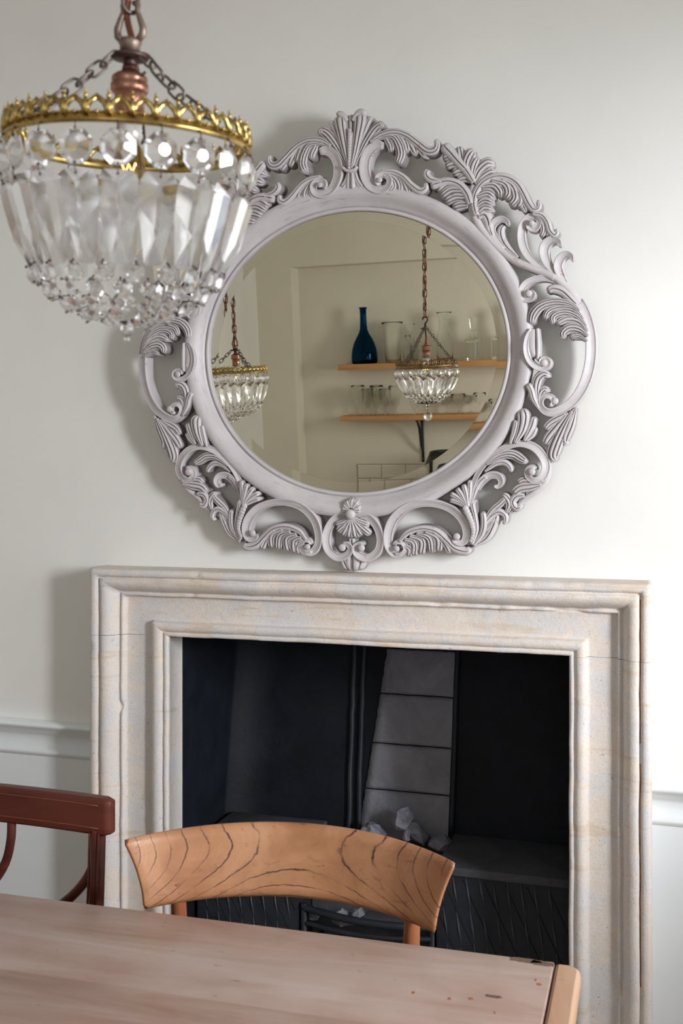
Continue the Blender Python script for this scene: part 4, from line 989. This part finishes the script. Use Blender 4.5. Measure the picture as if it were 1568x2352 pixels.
def make_chandelier(name, loc, kind, label, group, phase, chain_ang, tilt, ztop, lean=(0, 0), scale=1.0):
    root = empty(name, loc, tilt, label, 'chandelier', group)
    R = .1095
    n = 20
    ocr = .0158
    if kind == 0:
        link('crown_gallery', get('cg', lambda: crown_gothic(R, .0225)), root).scale = (1, 1, 1.18)
        om = get('oct', lambda: octa_mesh('octagon_crystal', ocr)); lm = get('lng', lambda: prism_mesh('prism', .0330, .078))
        s1 = get('s1', lambda: octa_mesh('small_crystal', .0088)); s2 = get('s2', lambda: octa_mesh('small_crystal', .0078))
        Z = dict(oct=-.0195, lt=-.0370, rows=((.0860, -.1185, 20, .5, s1, .25), (.0730, -.1325, 18, .0, s2, .45), (.0570, -.1440, 15, .5, s2, .7), (.0390, -.1520, 10, 0, s2, .9), (.0190, -.1570, 6, .5, s2, 1.1)))
    else:
        link('crown_gallery', get('cr', lambda: crown_rings(R, .03)), root)
        om = get('oct2', lambda: octa_mesh('octagon_crystal', .0125)); lm = get('lng2', lambda: prism_mesh('prism', .0345, .066))
        s1 = get('s3', lambda: octa_mesh('small_crystal', .0085)); s2 = get('s4', lambda: octa_mesh('small_crystal', .0062))
        Z = dict(oct=-.0155, lt=-.0290, rows=((.0740, -.0985, 20, .5, s1, .3), (.0600, -.1110, 18, 0, s2, .5), (.0480, -.1180, 16, .5, s2, .6)))
    for k in range(n):
        a = 2 * pi * (k + phase) / n
        j = mnoise.noise(Vector((k * 3.3, phase, kind * 9)))
        hang(root, 'octagon_crystal', om, R + .002, a, Z['oct'], .06, j * .5)
        a2 = a if kind else a + pi / n * .0
        hang(root, 'prism', lm, R - .001, a2, Z['lt'], .27 if kind == 0 else .42, j * .22)
    for (r, z, m, ph, me, pt) in Z['rows']:
        for k in range(m):
            hang(root, 'small_crystal', me, r, 2 * pi * (k + ph + phase) / m, z, pt, .3 * sin(k * 2.1))
    rows = [(R, .001, R + .002, Z['oct'] + ocr * .9, n, phase), (R + .002, Z['oct'] - ocr * .85, R, Z['lt'] - .004, n, phase)]
    pr = (R - .024 if kind == 0 else R - .027, Z['lt'] - (.072 if kind == 0 else .060), n, phase)
    for (r, z, m, ph, me, pt) in Z['rows']:
        rows.append((pr[0], pr[1], r + .0025, z + .0075, m, ph + phase)); pr = (r - .004, z - .006)
    o = pins(rows).obj('wire_pins', M_WIRE, root); stuff(o)
    lt = MB()
    if kind == 0:
        lt.sphere((0, 0, -.163), .0065, 8, 8); lt.sphere((0, 0, -.1725), .0030, 6, 6); lt.obj('finial_bead', M_CRYSTAL, root)
        MB().lathe([(.0, -.1555), (.008, -.1560), (.008, -.1575), (0, -.158)], 12).obj('bottom_plate', M_WIRE, root)
    else:
        lt.sphere((0, 0, -.1735), .0165, 12, 14); lt.obj('ball_finial', M_CRYSTAL, root)
        MB().lathe([(.036, -.121), (.038, -.123), (.036, -.1255), (.010, -.1265), (0, -.1265)], 20).tube([(0, 0, -.126), (0, 0, -.157)], .0008, 5).obj('bottom_plate', M_WIRE, root)
        mb = MB(); mb.sphere((0, 0, -.133), .006, 6, 8); mb.sphere((0, 0, -.1435), .004, 6, 8); mb.obj('finial_bead', M_CRYSTAL, root)
    # lamp holder, bulb
    if kind == 0: zc, plate = .066, .083
    else: zc, plate = .080, .142
    h = MB().lathe([(0, zc + .010), (.0062, zc + .010), (.0070, zc + .007), (.0075, zc + .004), (.0125, zc + .002), (.0160, zc - .001), (.0165, zc - .004), (.0155, zc - .006), (.0172, zc - .0075), (.0172, zc - .0135), (.0160, zc - .015), (.0137, zc - .0165), (.0135, zc - .034), (.0150, zc - .036), (.0150, zc - .039), (.0125, zc - .040), (.0, zc - .041)], 28)
    h.obj('lamp_holder', M_COPPER, root)
    MB().tube([(.013, -.004, zc - .002), (.019, -.006, zc + .001)], .0015, 6).obj('switch_peg', M_BRONZE, root)
    MB().lathe([(0, zc - .041), (.0115, zc - .041), (.0118, zc - .056), (.0105, zc - .058), (0, zc - .058)], 20).obj('bulb_cap', M_PORC, root)
    b = MB().lathe([(.0100, zc - .058), (.0140, zc - .066), (.0150, zc - .080), (.0135, zc - .096), (.0075, zc - .108), (0, zc - .111)], 20).obj('bulb', M_GLASS, root)
    MB().tube([(-.006, 0, zc - .078), (-.003, 0, zc - .086), (0, 0, zc - .079), (.003, 0, zc - .086), (.006, 0, zc - .078)], .0007, 5).obj('filament', M_FIL, b)
    # plate and three chains down to the crown
    cm = get('cl%d' % kind, lambda: link_mesh(.0205 if kind == 0 else .0130, .0118 if kind == 0 else .0085, .00135 if kind == 0 else .0011, M_CHAIN))
    pl = MB().lathe([(0, plate + .003), (.008, plate + .003), (.0165, plate + .002), (.0180, plate), (.0165, plate - .002), (.006, plate - .003), (0, plate - .003)], 24)
    if kind == 0: pl.lathe([(.0055, plate - .003), (.0060, plate - .006), (.0055, zc + .010)], 16)
    pl.obj('chain_plate', M_WIRE if kind == 0 else M_BRONZE, root)
    for a in chain_ang:
        p0 = cyl(.0150 if kind == 0 else .006, a, plate); p1 = cyl(R - .001, a, .012)
        path = [p0.lerp(p1, t) - Vector((0, 0, .007 * sin(pi * t) * (1 if kind == 0 else .3))) for t in np.linspace(0, 1, 14)]
        chain(root, path, cm, .0150 if kind == 0 else .0096, .4)
    if kind == 0:
        base = MB().lathe([(0, plate + .003), (.0090, plate + .003), (.0095, plate + .010), (.0110, plate + .013), (.0085, plate + .016), (0, plate + .017)], 20)
        base.obj('clamp_base', M_BRONZE, root)
        for s in (-1, 1):
            MB().tube([(s * .006, 0, plate + .012), (s * .0125, 0, plate + .019), (s * .0130, 0, plate + .025), (s * .0095, 0, plate + .034), (s * .0070, 0, plate + .040), (s * .0075, 0, plate + .045), (s * .003, 0, plate + .048)], [.0030, .0036, .0034, .0028, .0024, .0030, .0022], 8).obj('clamp_arm', M_BRONZE, root)
        zt = plate + .042
    else:
        MB().tube([(0, 0, plate - .004), (0, 0, plate + .006)], .0070, 10).lathe([(0, plate + .008), (.0075, plate + .006), (.0085, plate - .002), (0, plate - .006)], 16).obj('hanging_cap', M_BRONZE, root)
        pts = [(0, 0, plate + .004), (0, 0, plate + .018), (.006, 0, plate + .024), (.010, 0, plate + .031), (.007, 0, plate + .040), (0, 0, plate + .043), (-.007, 0, plate + .039), (-.010, 0, plate + .031)]
        MB().tube(pts, [.004, .0035, .003, .003, .003, .003, .0028, .002], 8).obj('hook', M_WIRE, root)
        zt = plate + .042
        MB().tube([(0, 0, plate - .002), (.002, 0, zc + .030), (0, 0, zc + .009)], .0032, 8).obj('flex', M_CORD, root)
    # suspension chain and flex woven through it, up to the ceiling
    Rm = Matrix.Rotation(tilt[2], 3, 'Z') if not lean[0] else None
    E = root.rotation_euler.to_matrix().inverted()
    topw = Vector((loc[0] + lean[0], loc[1] + lean[1], ztop)) - Vector(loc)
    hi = (E @ topw) / scale; lo = Vector((0, 0, zt))
    L = (hi - lo).length; cmm = get('ch%d' % kind, lambda: link_mesh(.030, .0150, .0021, M_CHAIN if kind == 0 else M_BRONZE))
    path = [lo.lerp(hi, t) for t in np.linspace(0, 1, 40)]
    chain(root, path, cmm, .0235, .3)
    d = (hi - lo).normalized(); ux = d.orthogonal().normalized(); uy = d.cross(ux)
    m = int(L / .004)
    st = zt - (.030 if kind == 0 else 0)
    lo2 = Vector((0, 0, st))
    MB().tube([lo2.lerp(hi, k / m) + (ux * cos(k * .42) + uy * sin(k * .42)) * .0028 for k in range(m + 1)], .0031 if kind == 0 else .0036, 6).obj('flex', M_CORD, root)
    top = MB(); top.lathe([(0, 0), (.045, 0), (.042, -.012), (.02, -.022), (.006, -.026), (0, -.026)], 24)
    ro = top.obj('ceiling_rose', M_BRASS, root); ro.matrix_parent_inverse = Matrix.Identity(4)
    ro.location = hi; ro.rotation_euler = E.to_euler()
    root.scale = (scale,) * 3
    return root
dq = ray(296, 345); dn = .937; NEAR = CAM + dq * (dn / F)
view = atan2(NEAR.x - CAM.x, NEAR.y - CAM.y)     # azimuth from the camera
def away(a): return pi - view + radians(a)         # chandelier angle a, measured from straight away, to the right
ax = Vector((cos(-view), sin(-view), 0))
tm = Matrix.Rotation(radians(5.6), 3, ax) @ Matrix.Rotation(radians(.6), 3, Vector((sin(-view) * -1, cos(-view), 0)))
make_chandelier('basket_chandelier', NEAR, 0, 'near brass crystal chandelier hanging large at the upper left', 'crystal chandeliers over the table', .35, [away(110), away(-130), away(-8)], tuple(tm.to_euler()), 2.80, scale=.955)
pL = rf(543, 857, -1.24); pC = rf(979, 846, -1.58)
make_chandelier('basket_chandelier', pL, 0, 'matching zigzag-crowned crystal chandelier seen only at the left edge of the mirror', 'crystal chandeliers over the table', .1, [radians(100), radians(-20), radians(220)], (0, 0, .4), 2.80)
make_chandelier('basket_chandelier', pC, 1, 'crystal chandelier with ball finial on long chains, reflected before the shelves', 'crystal chandeliers over the table', .3, [radians(88), radians(-60), radians(-148)], (0, 0, .1), 2.80, lean=(.02, 0), scale=1.05)
# ================================================================ TABLE
tb = empty('dining_table', (.618, -.985, 0), (0, 0, radians(1.15)), 'long worn pale wooden dining table in the foreground', 'table')
TW = .95; TL = 2.0; TH = .032; TZ = .75
ys = [0, -.232, -.47, -.71, -TW]
for i in range(4):
    y1, y0 = ys[i], ys[i + 1] + .0004
    MB().box((-TL, y0, TZ - TH), (-.0365, y1, TZ)).obj('plank', M_TABLE, tb, bevel=.0009 if i else .0025)
# breadboard end with rounded, worn corner
def rounded(x0, y0, x1, y1, r, n=8):
    pts = []
    for (cx, cy, a0) in ((x1 - r, y1 - r, 0), (x0 + .001, y1 - .001, 90), (x0 + .001, y0 + .001, 180), (x1 - r, y0 + r, 270)):
        rr = r if a0 in (0, 270) else .001
        for k in range(n + 1):
            a = radians(a0 + 90 * k / n); pts.append((cx + rr * cos(a), cy + rr * sin(a)))
    return pts
def slab(poly, z0, z1, wobb=.0009):
    mb = MB(); n = len(poly); prof = [(.006, z0), (.0015, z0 + .003), (0, z0 + .010), (0, z1 - .010), (.0018, z1 - .0032), (.006, z1)]
    c = (sum(p[0] for p in poly) / n, sum(p[1] for p in poly) / n); rows = []
    for off, z in prof:
        r = []
        for (x, y) in poly:
            dx, dy = x - c[0], y - c[1]; l = sqrt(dx * dx + dy * dy) + 1e-9
            q = mnoise.noise(Vector((x * 25, y * 25, z * 40))) * wobb
            r.append((x - np.sign(dx) * off * (abs(dx) > .008) + q * (1 if x > -.03 else 0), y - np.sign(dy) * off * (abs(dy) > .3), z))
        rows.append(r)
    mb.grid(rows, False, True)
    o = len(mb.v) - n; mb.f.append(tuple(range(o, o + n))); mb.sm.append(False)
    return mb
pl = rounded(-.036, -TW, 0, 0, .016)
yy = []
for i in range(len(pl)):
    a, b = pl[i], pl[(i + 1) % len(pl)]; yy.append(a)
    if abs(a[1] - b[1]) > .5:
        for k in range(1, 60): yy.append((a[0] + (b[0] - a[0]) * k / 60, a[1] + (b[1] - a[1]) * k / 60))
slab(yy, TZ - TH, TZ).obj('breadboard_end', M_TABLE2, tb)
MB().box((-TL - .036, -TW, TZ - TH), (-TL - .0008, 0, TZ)).obj('breadboard_end', M_TABLE2, tb, bevel=.004)
for y in (-.06, -TW + .04): MB().box((-TL + .08, y, .64), (-.16, y + .02, TZ - TH)).obj('apron', M_TABLE2, tb)
for x in (-TL + .08, -.16): MB().box((x, -TW + .06, .64), (x + .02, -.06, TZ - TH)).obj('apron', M_TABLE2, tb)
for x in (-TL + .10, -.17):
    for y in (-.075, -TW + .075):
        mb = MB(); mb.grid([[(x + s * w, y + t * w, z) for s, t in ((-1, -1), (1, -1), (1, 1), (-1, 1))] for w, z in ((.022, 0), (.024, .3), (.032, .6), (.033, TZ - TH))], False, True, smooth=False)
        mb.obj('leg', M_TABLE2, tb)
inv = Matrix.Translation((.618, -.985, 0)) @ Matrix.Rotation(radians(1.15), 4, 'Z'); inv = inv.inverted()
def decal(name, px, py, wpx, hpx, mat, seed, n=26):
    c = atz(px, py, TZ); e = atz(px + wpx / 2, py + wpx / 2 * .13, TZ) - c; f_ = atz(px, py + hpx / 2, TZ) - c
    mb = MB(); top = []; bot = []
    for k in range(n):
        a = 2 * pi * k / n; r = 1 + .38 * mnoise.noise(Vector((cos(a) * 2.2, sin(a) * 2.2, seed)))+ .2 * mnoise.noise(Vector((cos(a) * 7, sin(a) * 7, seed)))
        p = c + e * (cos(a) * r) + f_ * (sin(a) * r); p = inv @ p
        top.append((p.x, p.y, TZ + .0003)); bot.append((p.x, p.y, TZ - .001))
    mb.grid([bot, top], False, True); mb.f.append(tuple(range(n, 2 * n))); mb.sm.append(False)
    mb.obj(name, mat, tb)
decal('scorch_mark', 1205, 2206, 74, 10, M_SCORCH, 3); decal('scorch_mark', 1246, 2213, 62, 11, M_SCORCH, 9); decal('scorch_mark', 1134, 2289, 40, 7, M_SCORCH, 5)
for i, (x, y, w) in enumerate(((1032, 2294, 9), (1081, 2294, 11), (1238, 2261, 12), (949, 2280, 7), (1230, 2251, 4), (1136, 2326, 4))): decal('filler_spot', x, y, w, 6, M_PUTTY, i)

# ================================================================ ELM CHAIR
ang = radians(6.2)
ec = empty('elm_chair', (.190, -1.105, -.004), (0, 0, ang), 'elm dining chair with wide curved figured back rail, facing the table', 'chair')
def crest():
    mb = MB(); n, m = 60, 14; rows_f, rows_b = [], []
    HWT, HWB, SAG = .257, .226, .105
    R_ = (HWT ** 2 + SAG ** 2) / (2 * SAG)
    def pos(t, v, off):
        # v 0 bottom .. 1 top
        hw = HWB + (HWT - HWB) * (v ** 1.6) - .0 * v
        x = t * hw; yb = .245 - (R_ - sqrt(R_ * R_ - x * x)) 
        zt = .863 - .008 * t * t; zb = .752 + .006 * t * t - .012 * t * t
        z = zb + (zt - zb) * v
        y = yb + .020 * (v - .5) + off
        dx = -x / R_ * off
        return Vector((x + dx, y, z))
    th = .011
    for i in range(n + 1):
        t = -1 + 2 * i / n; r = []
        prof = []
        for j in range(m + 1):
            v = j / m; e = min(v, 1 - v); k = min(1, sqrt(max(0, e) / .05 + .0)) 
            prof.append((v, -th * (.35 + .65 * k)))
        for j in range(m, -1, -1):
            v = j / m; e = min(v, 1 - v); k = min(1, sqrt(max(0, e) / .05 + .0))
            prof.append((v, th * (.35 + .65 * k)))
        et = 1 - abs(t); kt = min(1, sqrt(et / .03)) 
        tt = max(-1, min(1, t)) 
        rows_f.append([pos(tt, v, o * (.5 + .5 * kt)) for v, o in prof])
    mb.grid(rows_f, False, True)
    M_ = len(rows_f[0])
    for b in (0, n * M_): mb.f.append(tuple(range(b, b + M_))); mb.sm.append(False)
    me = mb.mesh('crest_rail', M_ELM)
    for v in me.vertices: v.co.z -= .81; 
    return me
o = link('crest_rail', crest(), ec, loc=(0, 0, .81))
for s in (-1, 1):
    MB().tube([(s * .188, .190, .78), (s * .188, .200, .74), (s * .184, .200, .62), (s * .178, .195, .46), (s * .180, .215, .25), (s * .182, .265, .0)], [.010, .0125, .014, .017, .016, .012], 12).obj('back_post', M_ELMLEG, ec)
    MB().tube([(s * .190, -.19, .44), (s * .190, -.20, .30), (s * .190, -.225, .14), (s * .192, -.265, 0)], [.018, .017, .014, .012], 12).obj('leg', M_ELMLEG, ec)
MB().tube([(-.175, .206, .60), (0, .228, .60), (.175, .206, .60)], .013, 10).obj('cross_rail', M_ELMLEG, ec)
sm_ = MB().box((-.205, -.205, .425), (.205, .205, .455)); sm_.obj('seat', M_ELM, ec, bevel=.012)

# ================================================================ MAHOGANY CHAIR
mc = empty('mahogany_chair', (-.408, -1.10, 0), (0, 0, radians(1.0)), 'dark red mahogany dining chair with curved lattice back at the left edge', 'chair')
def yc(x): return .215 - 0.25 * x * x
zt_ = .884
mb = MB(); rows = []
for x in np.linspace(-.258, .258, 40):
    y = yc(x); r = []
    k = 1 if abs(x) < .252 else .75
    for a in range(20):
        an = 2 * pi * (a + .5) / 20; cx, cz = cos(an), sin(an)
        q = .011 * np.sign(cx) * min(1, abs(cx) * 1.9); w = .0305 * np.sign(cz) * min(1, abs(cz) * 1.25)
        r.append((x, y + q * k, zt_ - .031 + w * (.5 + .5 * k) + .006 * (w > 0) * 0))
    rows.append(r)
mb.grid(rows, False, True)
for b in (0, 39 * 20): mb.f.append(tuple(range(b, b + 20))); mb.sm.append(False)
mb.obj('crest_rail', M_MAHOG, mc)
mb = MB().box((-.237, 0, 0), (.237, .0008, .0012))
for z in (.012, .050):
    MB().tube([(x, yc(x) - .0113, zt_ - .062 + z) for x in np.linspace(-.235, .235, 24)], .0008, 4).obj('inlay_line', M_INLAY, mc)
for s in (-1, 1):
    MB().tube([(s * .228, yc(.228), .83), (s * .225, yc(.228) - .002, .70), (s * .222, .19, .50), (s * .222, .20, .40), (s * .224, .235, .2), (s * .226, .285, 0)], [.0155, .0155, .0165, .019, .018, .014], 4, sy=1.0).obj('back_post', M_MAHOG, mc)
    for q in (-1.5, -.5, .5, 1.5):
        MB().tube([(s * .228 + q * .0055, yc(.228) - .0125, .826), (s * .2255 + q * .0055, yc(.228) - .0140, .72), (s * .223 + q * .0055, yc(.228) - .028, .58)], .0021, 6).obj('reed', M_MAHOG, mc)
    # lattice arcs
    for pts in (((.228, .83), (.226, .79), (.210, .748), (.172, .705), (.115, .665), (.05, .635)), ((.056, .83), (.054, .79), (.042, .748), (.010, .705), (-.04, .665), (-.10, .635))):
        q = catmull([(a_, b_) for a_, b_ in pts], 24)
        MB().tube([(s * x, yc(x) - .002, z) for x, z in q], .0085, 8, sy=.8).obj('lattice_arc', M_MAHOG, mc)
    MB().tube([(s * .2, -.20, .44), (s * .2, -.205, 0)], [.020, .013], 8).obj('leg', M_MAHOG, mc)
MB().tube([(-.222, .195, .52), (.222, .195, .52)], .014, 8).obj('cross_rail', M_MAHOG, mc)
MB().box((-.225, -.215, .40), (.225, .20, .45)).obj('seat', M_MAHOG, mc, bevel=.012)

# ================================================================ OPPOSITE WALL, SEEN IN THE MIRROR
YS = YF + .20         # front edge of the shelves
def shelf(px0, py_t, py_b, name, label, x1=.25):
    a = rf(px0, py_t, YS); b = rf(px0, py_b, YS)
    o = MB().box((a.x, YF + .001, b.z), (x1, YS, a.z)).obj(name, M_PINE, bevel=.002); tag(o, label, 'shelf', 'pine shelves on the far wall'); return a.z
z1 = shelf(775, 838, 851, 'wall_shelf', 'upper orange pine shelf with blue bottle, reflected in the mirror', .20)
z2 = shelf(780, 957, 968, 'wall_shelf', 'lower orange pine shelf with wine glasses, reflected in the mirror', .20)
bk = empty('shelf_bracket', (0, 0, 0), label='black iron bracket under the lower pine shelf in the mirror', cat='bracket')
a = rf(968, 972, YF + .02); b = rf(970, 1062, YF + .02)
MB().box((a.x - .010, YF + .0005, b.z), (a.x + .010, YF + .012, z2 - .032)).obj('wall_strap', M_BLACK, bk, bevel=.004)
MB().box((a.x - .010, YF + .0005, z2 - .044), (a.x + .010, YF + .17, z2 - .0325)).obj('shelf_strap', M_BLACK, bk)
MB().tube([(a.x, YF + .012, b.z + .07), (a.x, YF + .045, b.z + .13), (a.x, YF + .09, z2 - .10), (a.x, YF + .155, z2 - .045)], [.007, .010, .010, .007], 8).obj('curved_brace', M_BLACK, bk)
MB().sphere((a.x, YF + .014, b.z + .025), .0055, 5, 8).obj('screw', M_BRONZE, bk)
def lat(name, px, wpx, yt, zb, prof, mat, label, cat, group, Y=YF + .11, wall=.0028, parts=None, seg=32):
    """a turned vessel: prof is (radius share, height share) from foot to lip; stands on zb"""
    t = rf(px, yt, Y); h = t.z - zb
    r = abs(rf(px + wpx / 2, yt, Y).x - rf(px - wpx / 2, yt, Y).x) / 2 * 1.0
    out = [(a * r, b * h) for a, b in prof]
    base_solid = out[0][1]
    inner = [(max(.0006, a - wall), max(b, wall * 2)) for a, b in out if b > .0]
    P_ = [(0, 0)] + out + inner[::-1] + [(0, wall * 2)] if wall else [(0, 0)] + out + [(0, out[-1][1])]
    o = MB().lathe(P_, seg).obj(name, mat); o.location = (t.x, Y, zb + .0004); tag(o, label, cat, group); return o, r, h
G_UP = 'glassware on the upper pine shelf'; G_LO = 'drinking glasses on the lower pine shelf'
lat('bottle', 833, 58, 706, z1, [(.88, 0), (.98, .02), (1.0, .08), (.99, .16), (.93, .26), (.80, .36), (.60, .46), (.42, .53), (.30, .60), (.26, .70), (.245, .85), (.25, .97), (.30, .975), (.30, 1.0)], M_BLUE, 'dark blue long-necked glass bottle on the upper shelf', 'bottle', G_UP, wall=.003)
lat('glass_vase', 900, 50, 740, z1, [(.62, 0), (.68, .02), (.72, .3), (.76, .6), (.80, .85), (.88, .95), (1.0, 1.0)], M_GLASS, 'wide flared clear glass vase right of the blue bottle', 'vase', G_UP)
lat('glass_jug', 936, 26, 770, z1, [(.5, 0), (.85, .08), (1.0, .35), (.9, .55), (.5, .68), (.35, .75), (.45, .9), (.5, 1.0)], M_GLASS, 'small clear glass cruet left of the reflected chandelier', 'cruet', G_UP, Y=YF + .13)
lat('glass_jug', 950, 22, 742, z1, [(.6, 0), (.95, .10), (1.0, .40), (.5, .60), (.30, .68), (.55, .76), (.40, .84), (.25, .90), (.1, 1.0)], M_GLASS, 'slim clear stoppered cruet behind the reflected chandelier chains', 'cruet', G_UP, Y=YF + .05)
lat('carafe', 1019, 40, 717, z1, [(.84, 0), (.92, .03), (.95, .2), (.92, .42), (.80, .56), (.62, .68), (.54, .78), (.60, .88), (.80, .97), (.88, 1.0)], M_GLASS, 'tall clear glass carafe right of the reflected chandelier', 'carafe', G_UP)
def decanter(px, w, ybody, ytop, label):
    t = rf(px, ybody, YF + .11); h = t.z - z1; s = abs(rf(px + w / 2, ybody, YF + .11).x - t.x) ; top = rf(px, ytop, YF + .11).z - z1
    root = empty('decanter', (t.x, YF + .11, z1 + .0005), (0, 0, .35), label, 'decanter', G_UP)
    mb = MB(); R2 = lambda sc, z: [(sc * s * x, sc * s * y, z) for x, y in ((-1, -.7), (-.7, -1), (.7, -1), (1, -.7), (1, .7), (.7, 1), (-.7, 1), (-1, .7))]
    hs_ = h * .70
    rows = [R2(.001, 0), R2(.80, 0), R2(.84, hs_ * .04), R2(.86, hs_ * .92), R2(.74, hs_), R2(.34, hs_ * 1.08), R2(.28, h), R2(.40, h * 1.02), R2(.20, h * 1.02), R2(.20, hs_ * 1.08), R2(.60, hs_ * .93), R2(.74, hs_ * .88), R2(.72, hs_ * .12), R2(.001, hs_ * .11)]
    mb.grid(rows, False, True, smooth=False); mb.obj('body', M_GLASS, root)
    MB().lathe([(0, h * .97), (.012, h * .98), (.013, h * 1.05), (.018, h * 1.08), (.026, top * .97), (.022, top), (0, top)], 10, smooth=False).obj('stopper', M_GLASS, root)
decanter(1086, 42, 760, 727, 'square cut-glass decanter with round stopper on the upper shelf')
decanter(1152, 48, 752, 712, 'cut-glass decanter nearest the right edge of the mirror')
wg = [(.62, 0), (.66, .012), (.60, .03), (.30, .06), (.16, .10), (.14, .20), (.18, .25), (.30, .29), (.60, .40), (.84, .58), (.96, .78), (1.0, .92), (.98, 1.0)]
for i, (px, yt, w, Y, lb) in enumerate(((821, 885, 30, .13, 'leftmost stemmed glass in front on the lower shelf'), (843, 893, 26, .05, 'stemmed glass at the back between the first two front ones'), (864, 885, 30, .13, 'second stemmed glass in front on the lower shelf'), (883, 893, 26, .05, 'stemmed glass at the back between second and third front ones'), (907, 886, 30, .13, 'third stemmed glass in front on the lower shelf'), (951, 908, 24, .12, 'small tumbler-like glass just left below the reflected chandelier'))):
    lat('wine_glass', px, w, yt, z2, wg, M_GLASS, lb, 'glass', G_LO, Y=YF + Y, wall=.0016)
cp = [(.5, 0), (.52, .02), (.20, .06), (.09, .12), (.09, .40), (.22, .48), (.70, .56), (.96, .70), (1.0, .85), (.96, 1.0)]
for i, (px, yt, w, Y, lb) in enumerate(((1024, 912, 30, .05, 'champagne saucer glass at the back right of the chandelier'), (1052, 905, 34, .13, 'champagne saucer glass in front right of the chandelier'), (1080, 909, 30, .05, 'champagne saucer glass at the back near the shelf end'), (1101, 902, 30, .13, 'champagne saucer glass in front at the mirror edge'))):
    lat('champagne_saucer', px, w, yt, z2, cp, M_GLASS, lb, 'glass', G_LO, Y=YF + Y, wall=.0014)
# metro tiles
t0 = rf(820, 1067, YF + .01); t1 = rf(875, 1067, YF + .01); tb_ = rf(820, 1099, YF + .01)
tw = t1.x - t0.x; thh = t0.z - tb_.z
sp_ = empty('tiled_splashback', (0, 0, 0), label='cream glossy brick-shaped tiles low on the far wall, at the bottom of the mirror', cat='tiles')
nrow = 4
MB().box((t0.x - .0025, YF + .0002, t0.z - thh * nrow), (t0.x + tw * 9, YF + .0045, t0.z + .0015)).obj('grout', M_GROUT, sp_)
def tile_mesh(w, h):
    mb = MB(); b = .010; g = .0016
    r = lambda i, y: [(i, y, -h + i), (w - i, y, -h + i), (w - i, y, -i), (i, y, -i)]
    mb.grid([r(g, 0), r(g, .006), r(b, .010)], False, True, smooth=False); o = 8; mb.f.append((8, 9, 10, 11)); mb.sm.append(False)
    return mb.mesh('tile', M_TILE)
tm_ = {1: tile_mesh(tw, thh), 0: tile_mesh(tw / 2, thh)}
for r_ in range(nrow):
    x = t0.x; k = 0
    while x < t0.x + tw * 8.9:
        half = (r_ % 2 == 1 and k == 0); link('tile', tm_[0 if half else 1], sp_, loc=(x, YF + .002, t0.z - thh * r_)); x += tw / 2 if half else tw; k += 1
zc_ = t0.z - thh * nrow
# worktop along the far wall and a black lamp on it
ct = empty('kitchen_counter', (0, 0, 0), label='wooden worktop on white cupboards along the far wall', cat='counter')
cx0, cx1 = AX0 + .02, .34
MB().box((cx0, YF + .011, zc_ - .04), (cx1, YF + .60, zc_)).obj('worktop', M_COUNTER, ct, bevel=.003)
nb = 3
for k in range(nb):
    a_, b_ = cx0 + (cx1 - cx0) * k / nb, cx0 + (cx1 - cx0) * (k + 1) / nb
    cb = MB().box((a_, YF + .17, .08), (b_, YF + .54, zc_ - .04)).obj('cupboard', M_WHITE, ct)
    dr = MB().box((a_ + .006, YF + .541, .10), (b_ - .006, YF + .56, zc_ - .06)).obj('door', M_WHITE, cb, bevel=.003)
LY = YF + .30
lc = rf(1030, 1036, LY); ll = rf(988, 1038, LY); lb_ = rf(976, 1078, LY)
lamp = empty('table_lamp', (lc.x, LY, zc_), (0, 0, 0), 'black cone-shaded lamp at the bottom right rim of the mirror', 'lamp')
rt_, rb_ = abs(lc.x - ll.x), abs(lc.x - lb_.x) + .01; ht = lc.z - zc_; hb = ht - (ll.z - lb_.z) 
MB().lathe([(rb_, hb), (rt_, ht), (rt_ - .004, ht), (rb_ - .004, hb + .001), (rb_, hb)], 40).obj('lamp_shade', M_BLACK, lamp)
MB().lathe([(0, 0), (.07, 0), (.07, .008), (.02, .02), (.009, .03), (.009, ht - .02), (0, ht - .015)], 24).tube([(-rt_ + .003, 0, ht - .01), (rt_ - .003, 0, ht - .01)], .003, 6).obj('stand', M_BLACK, lamp)
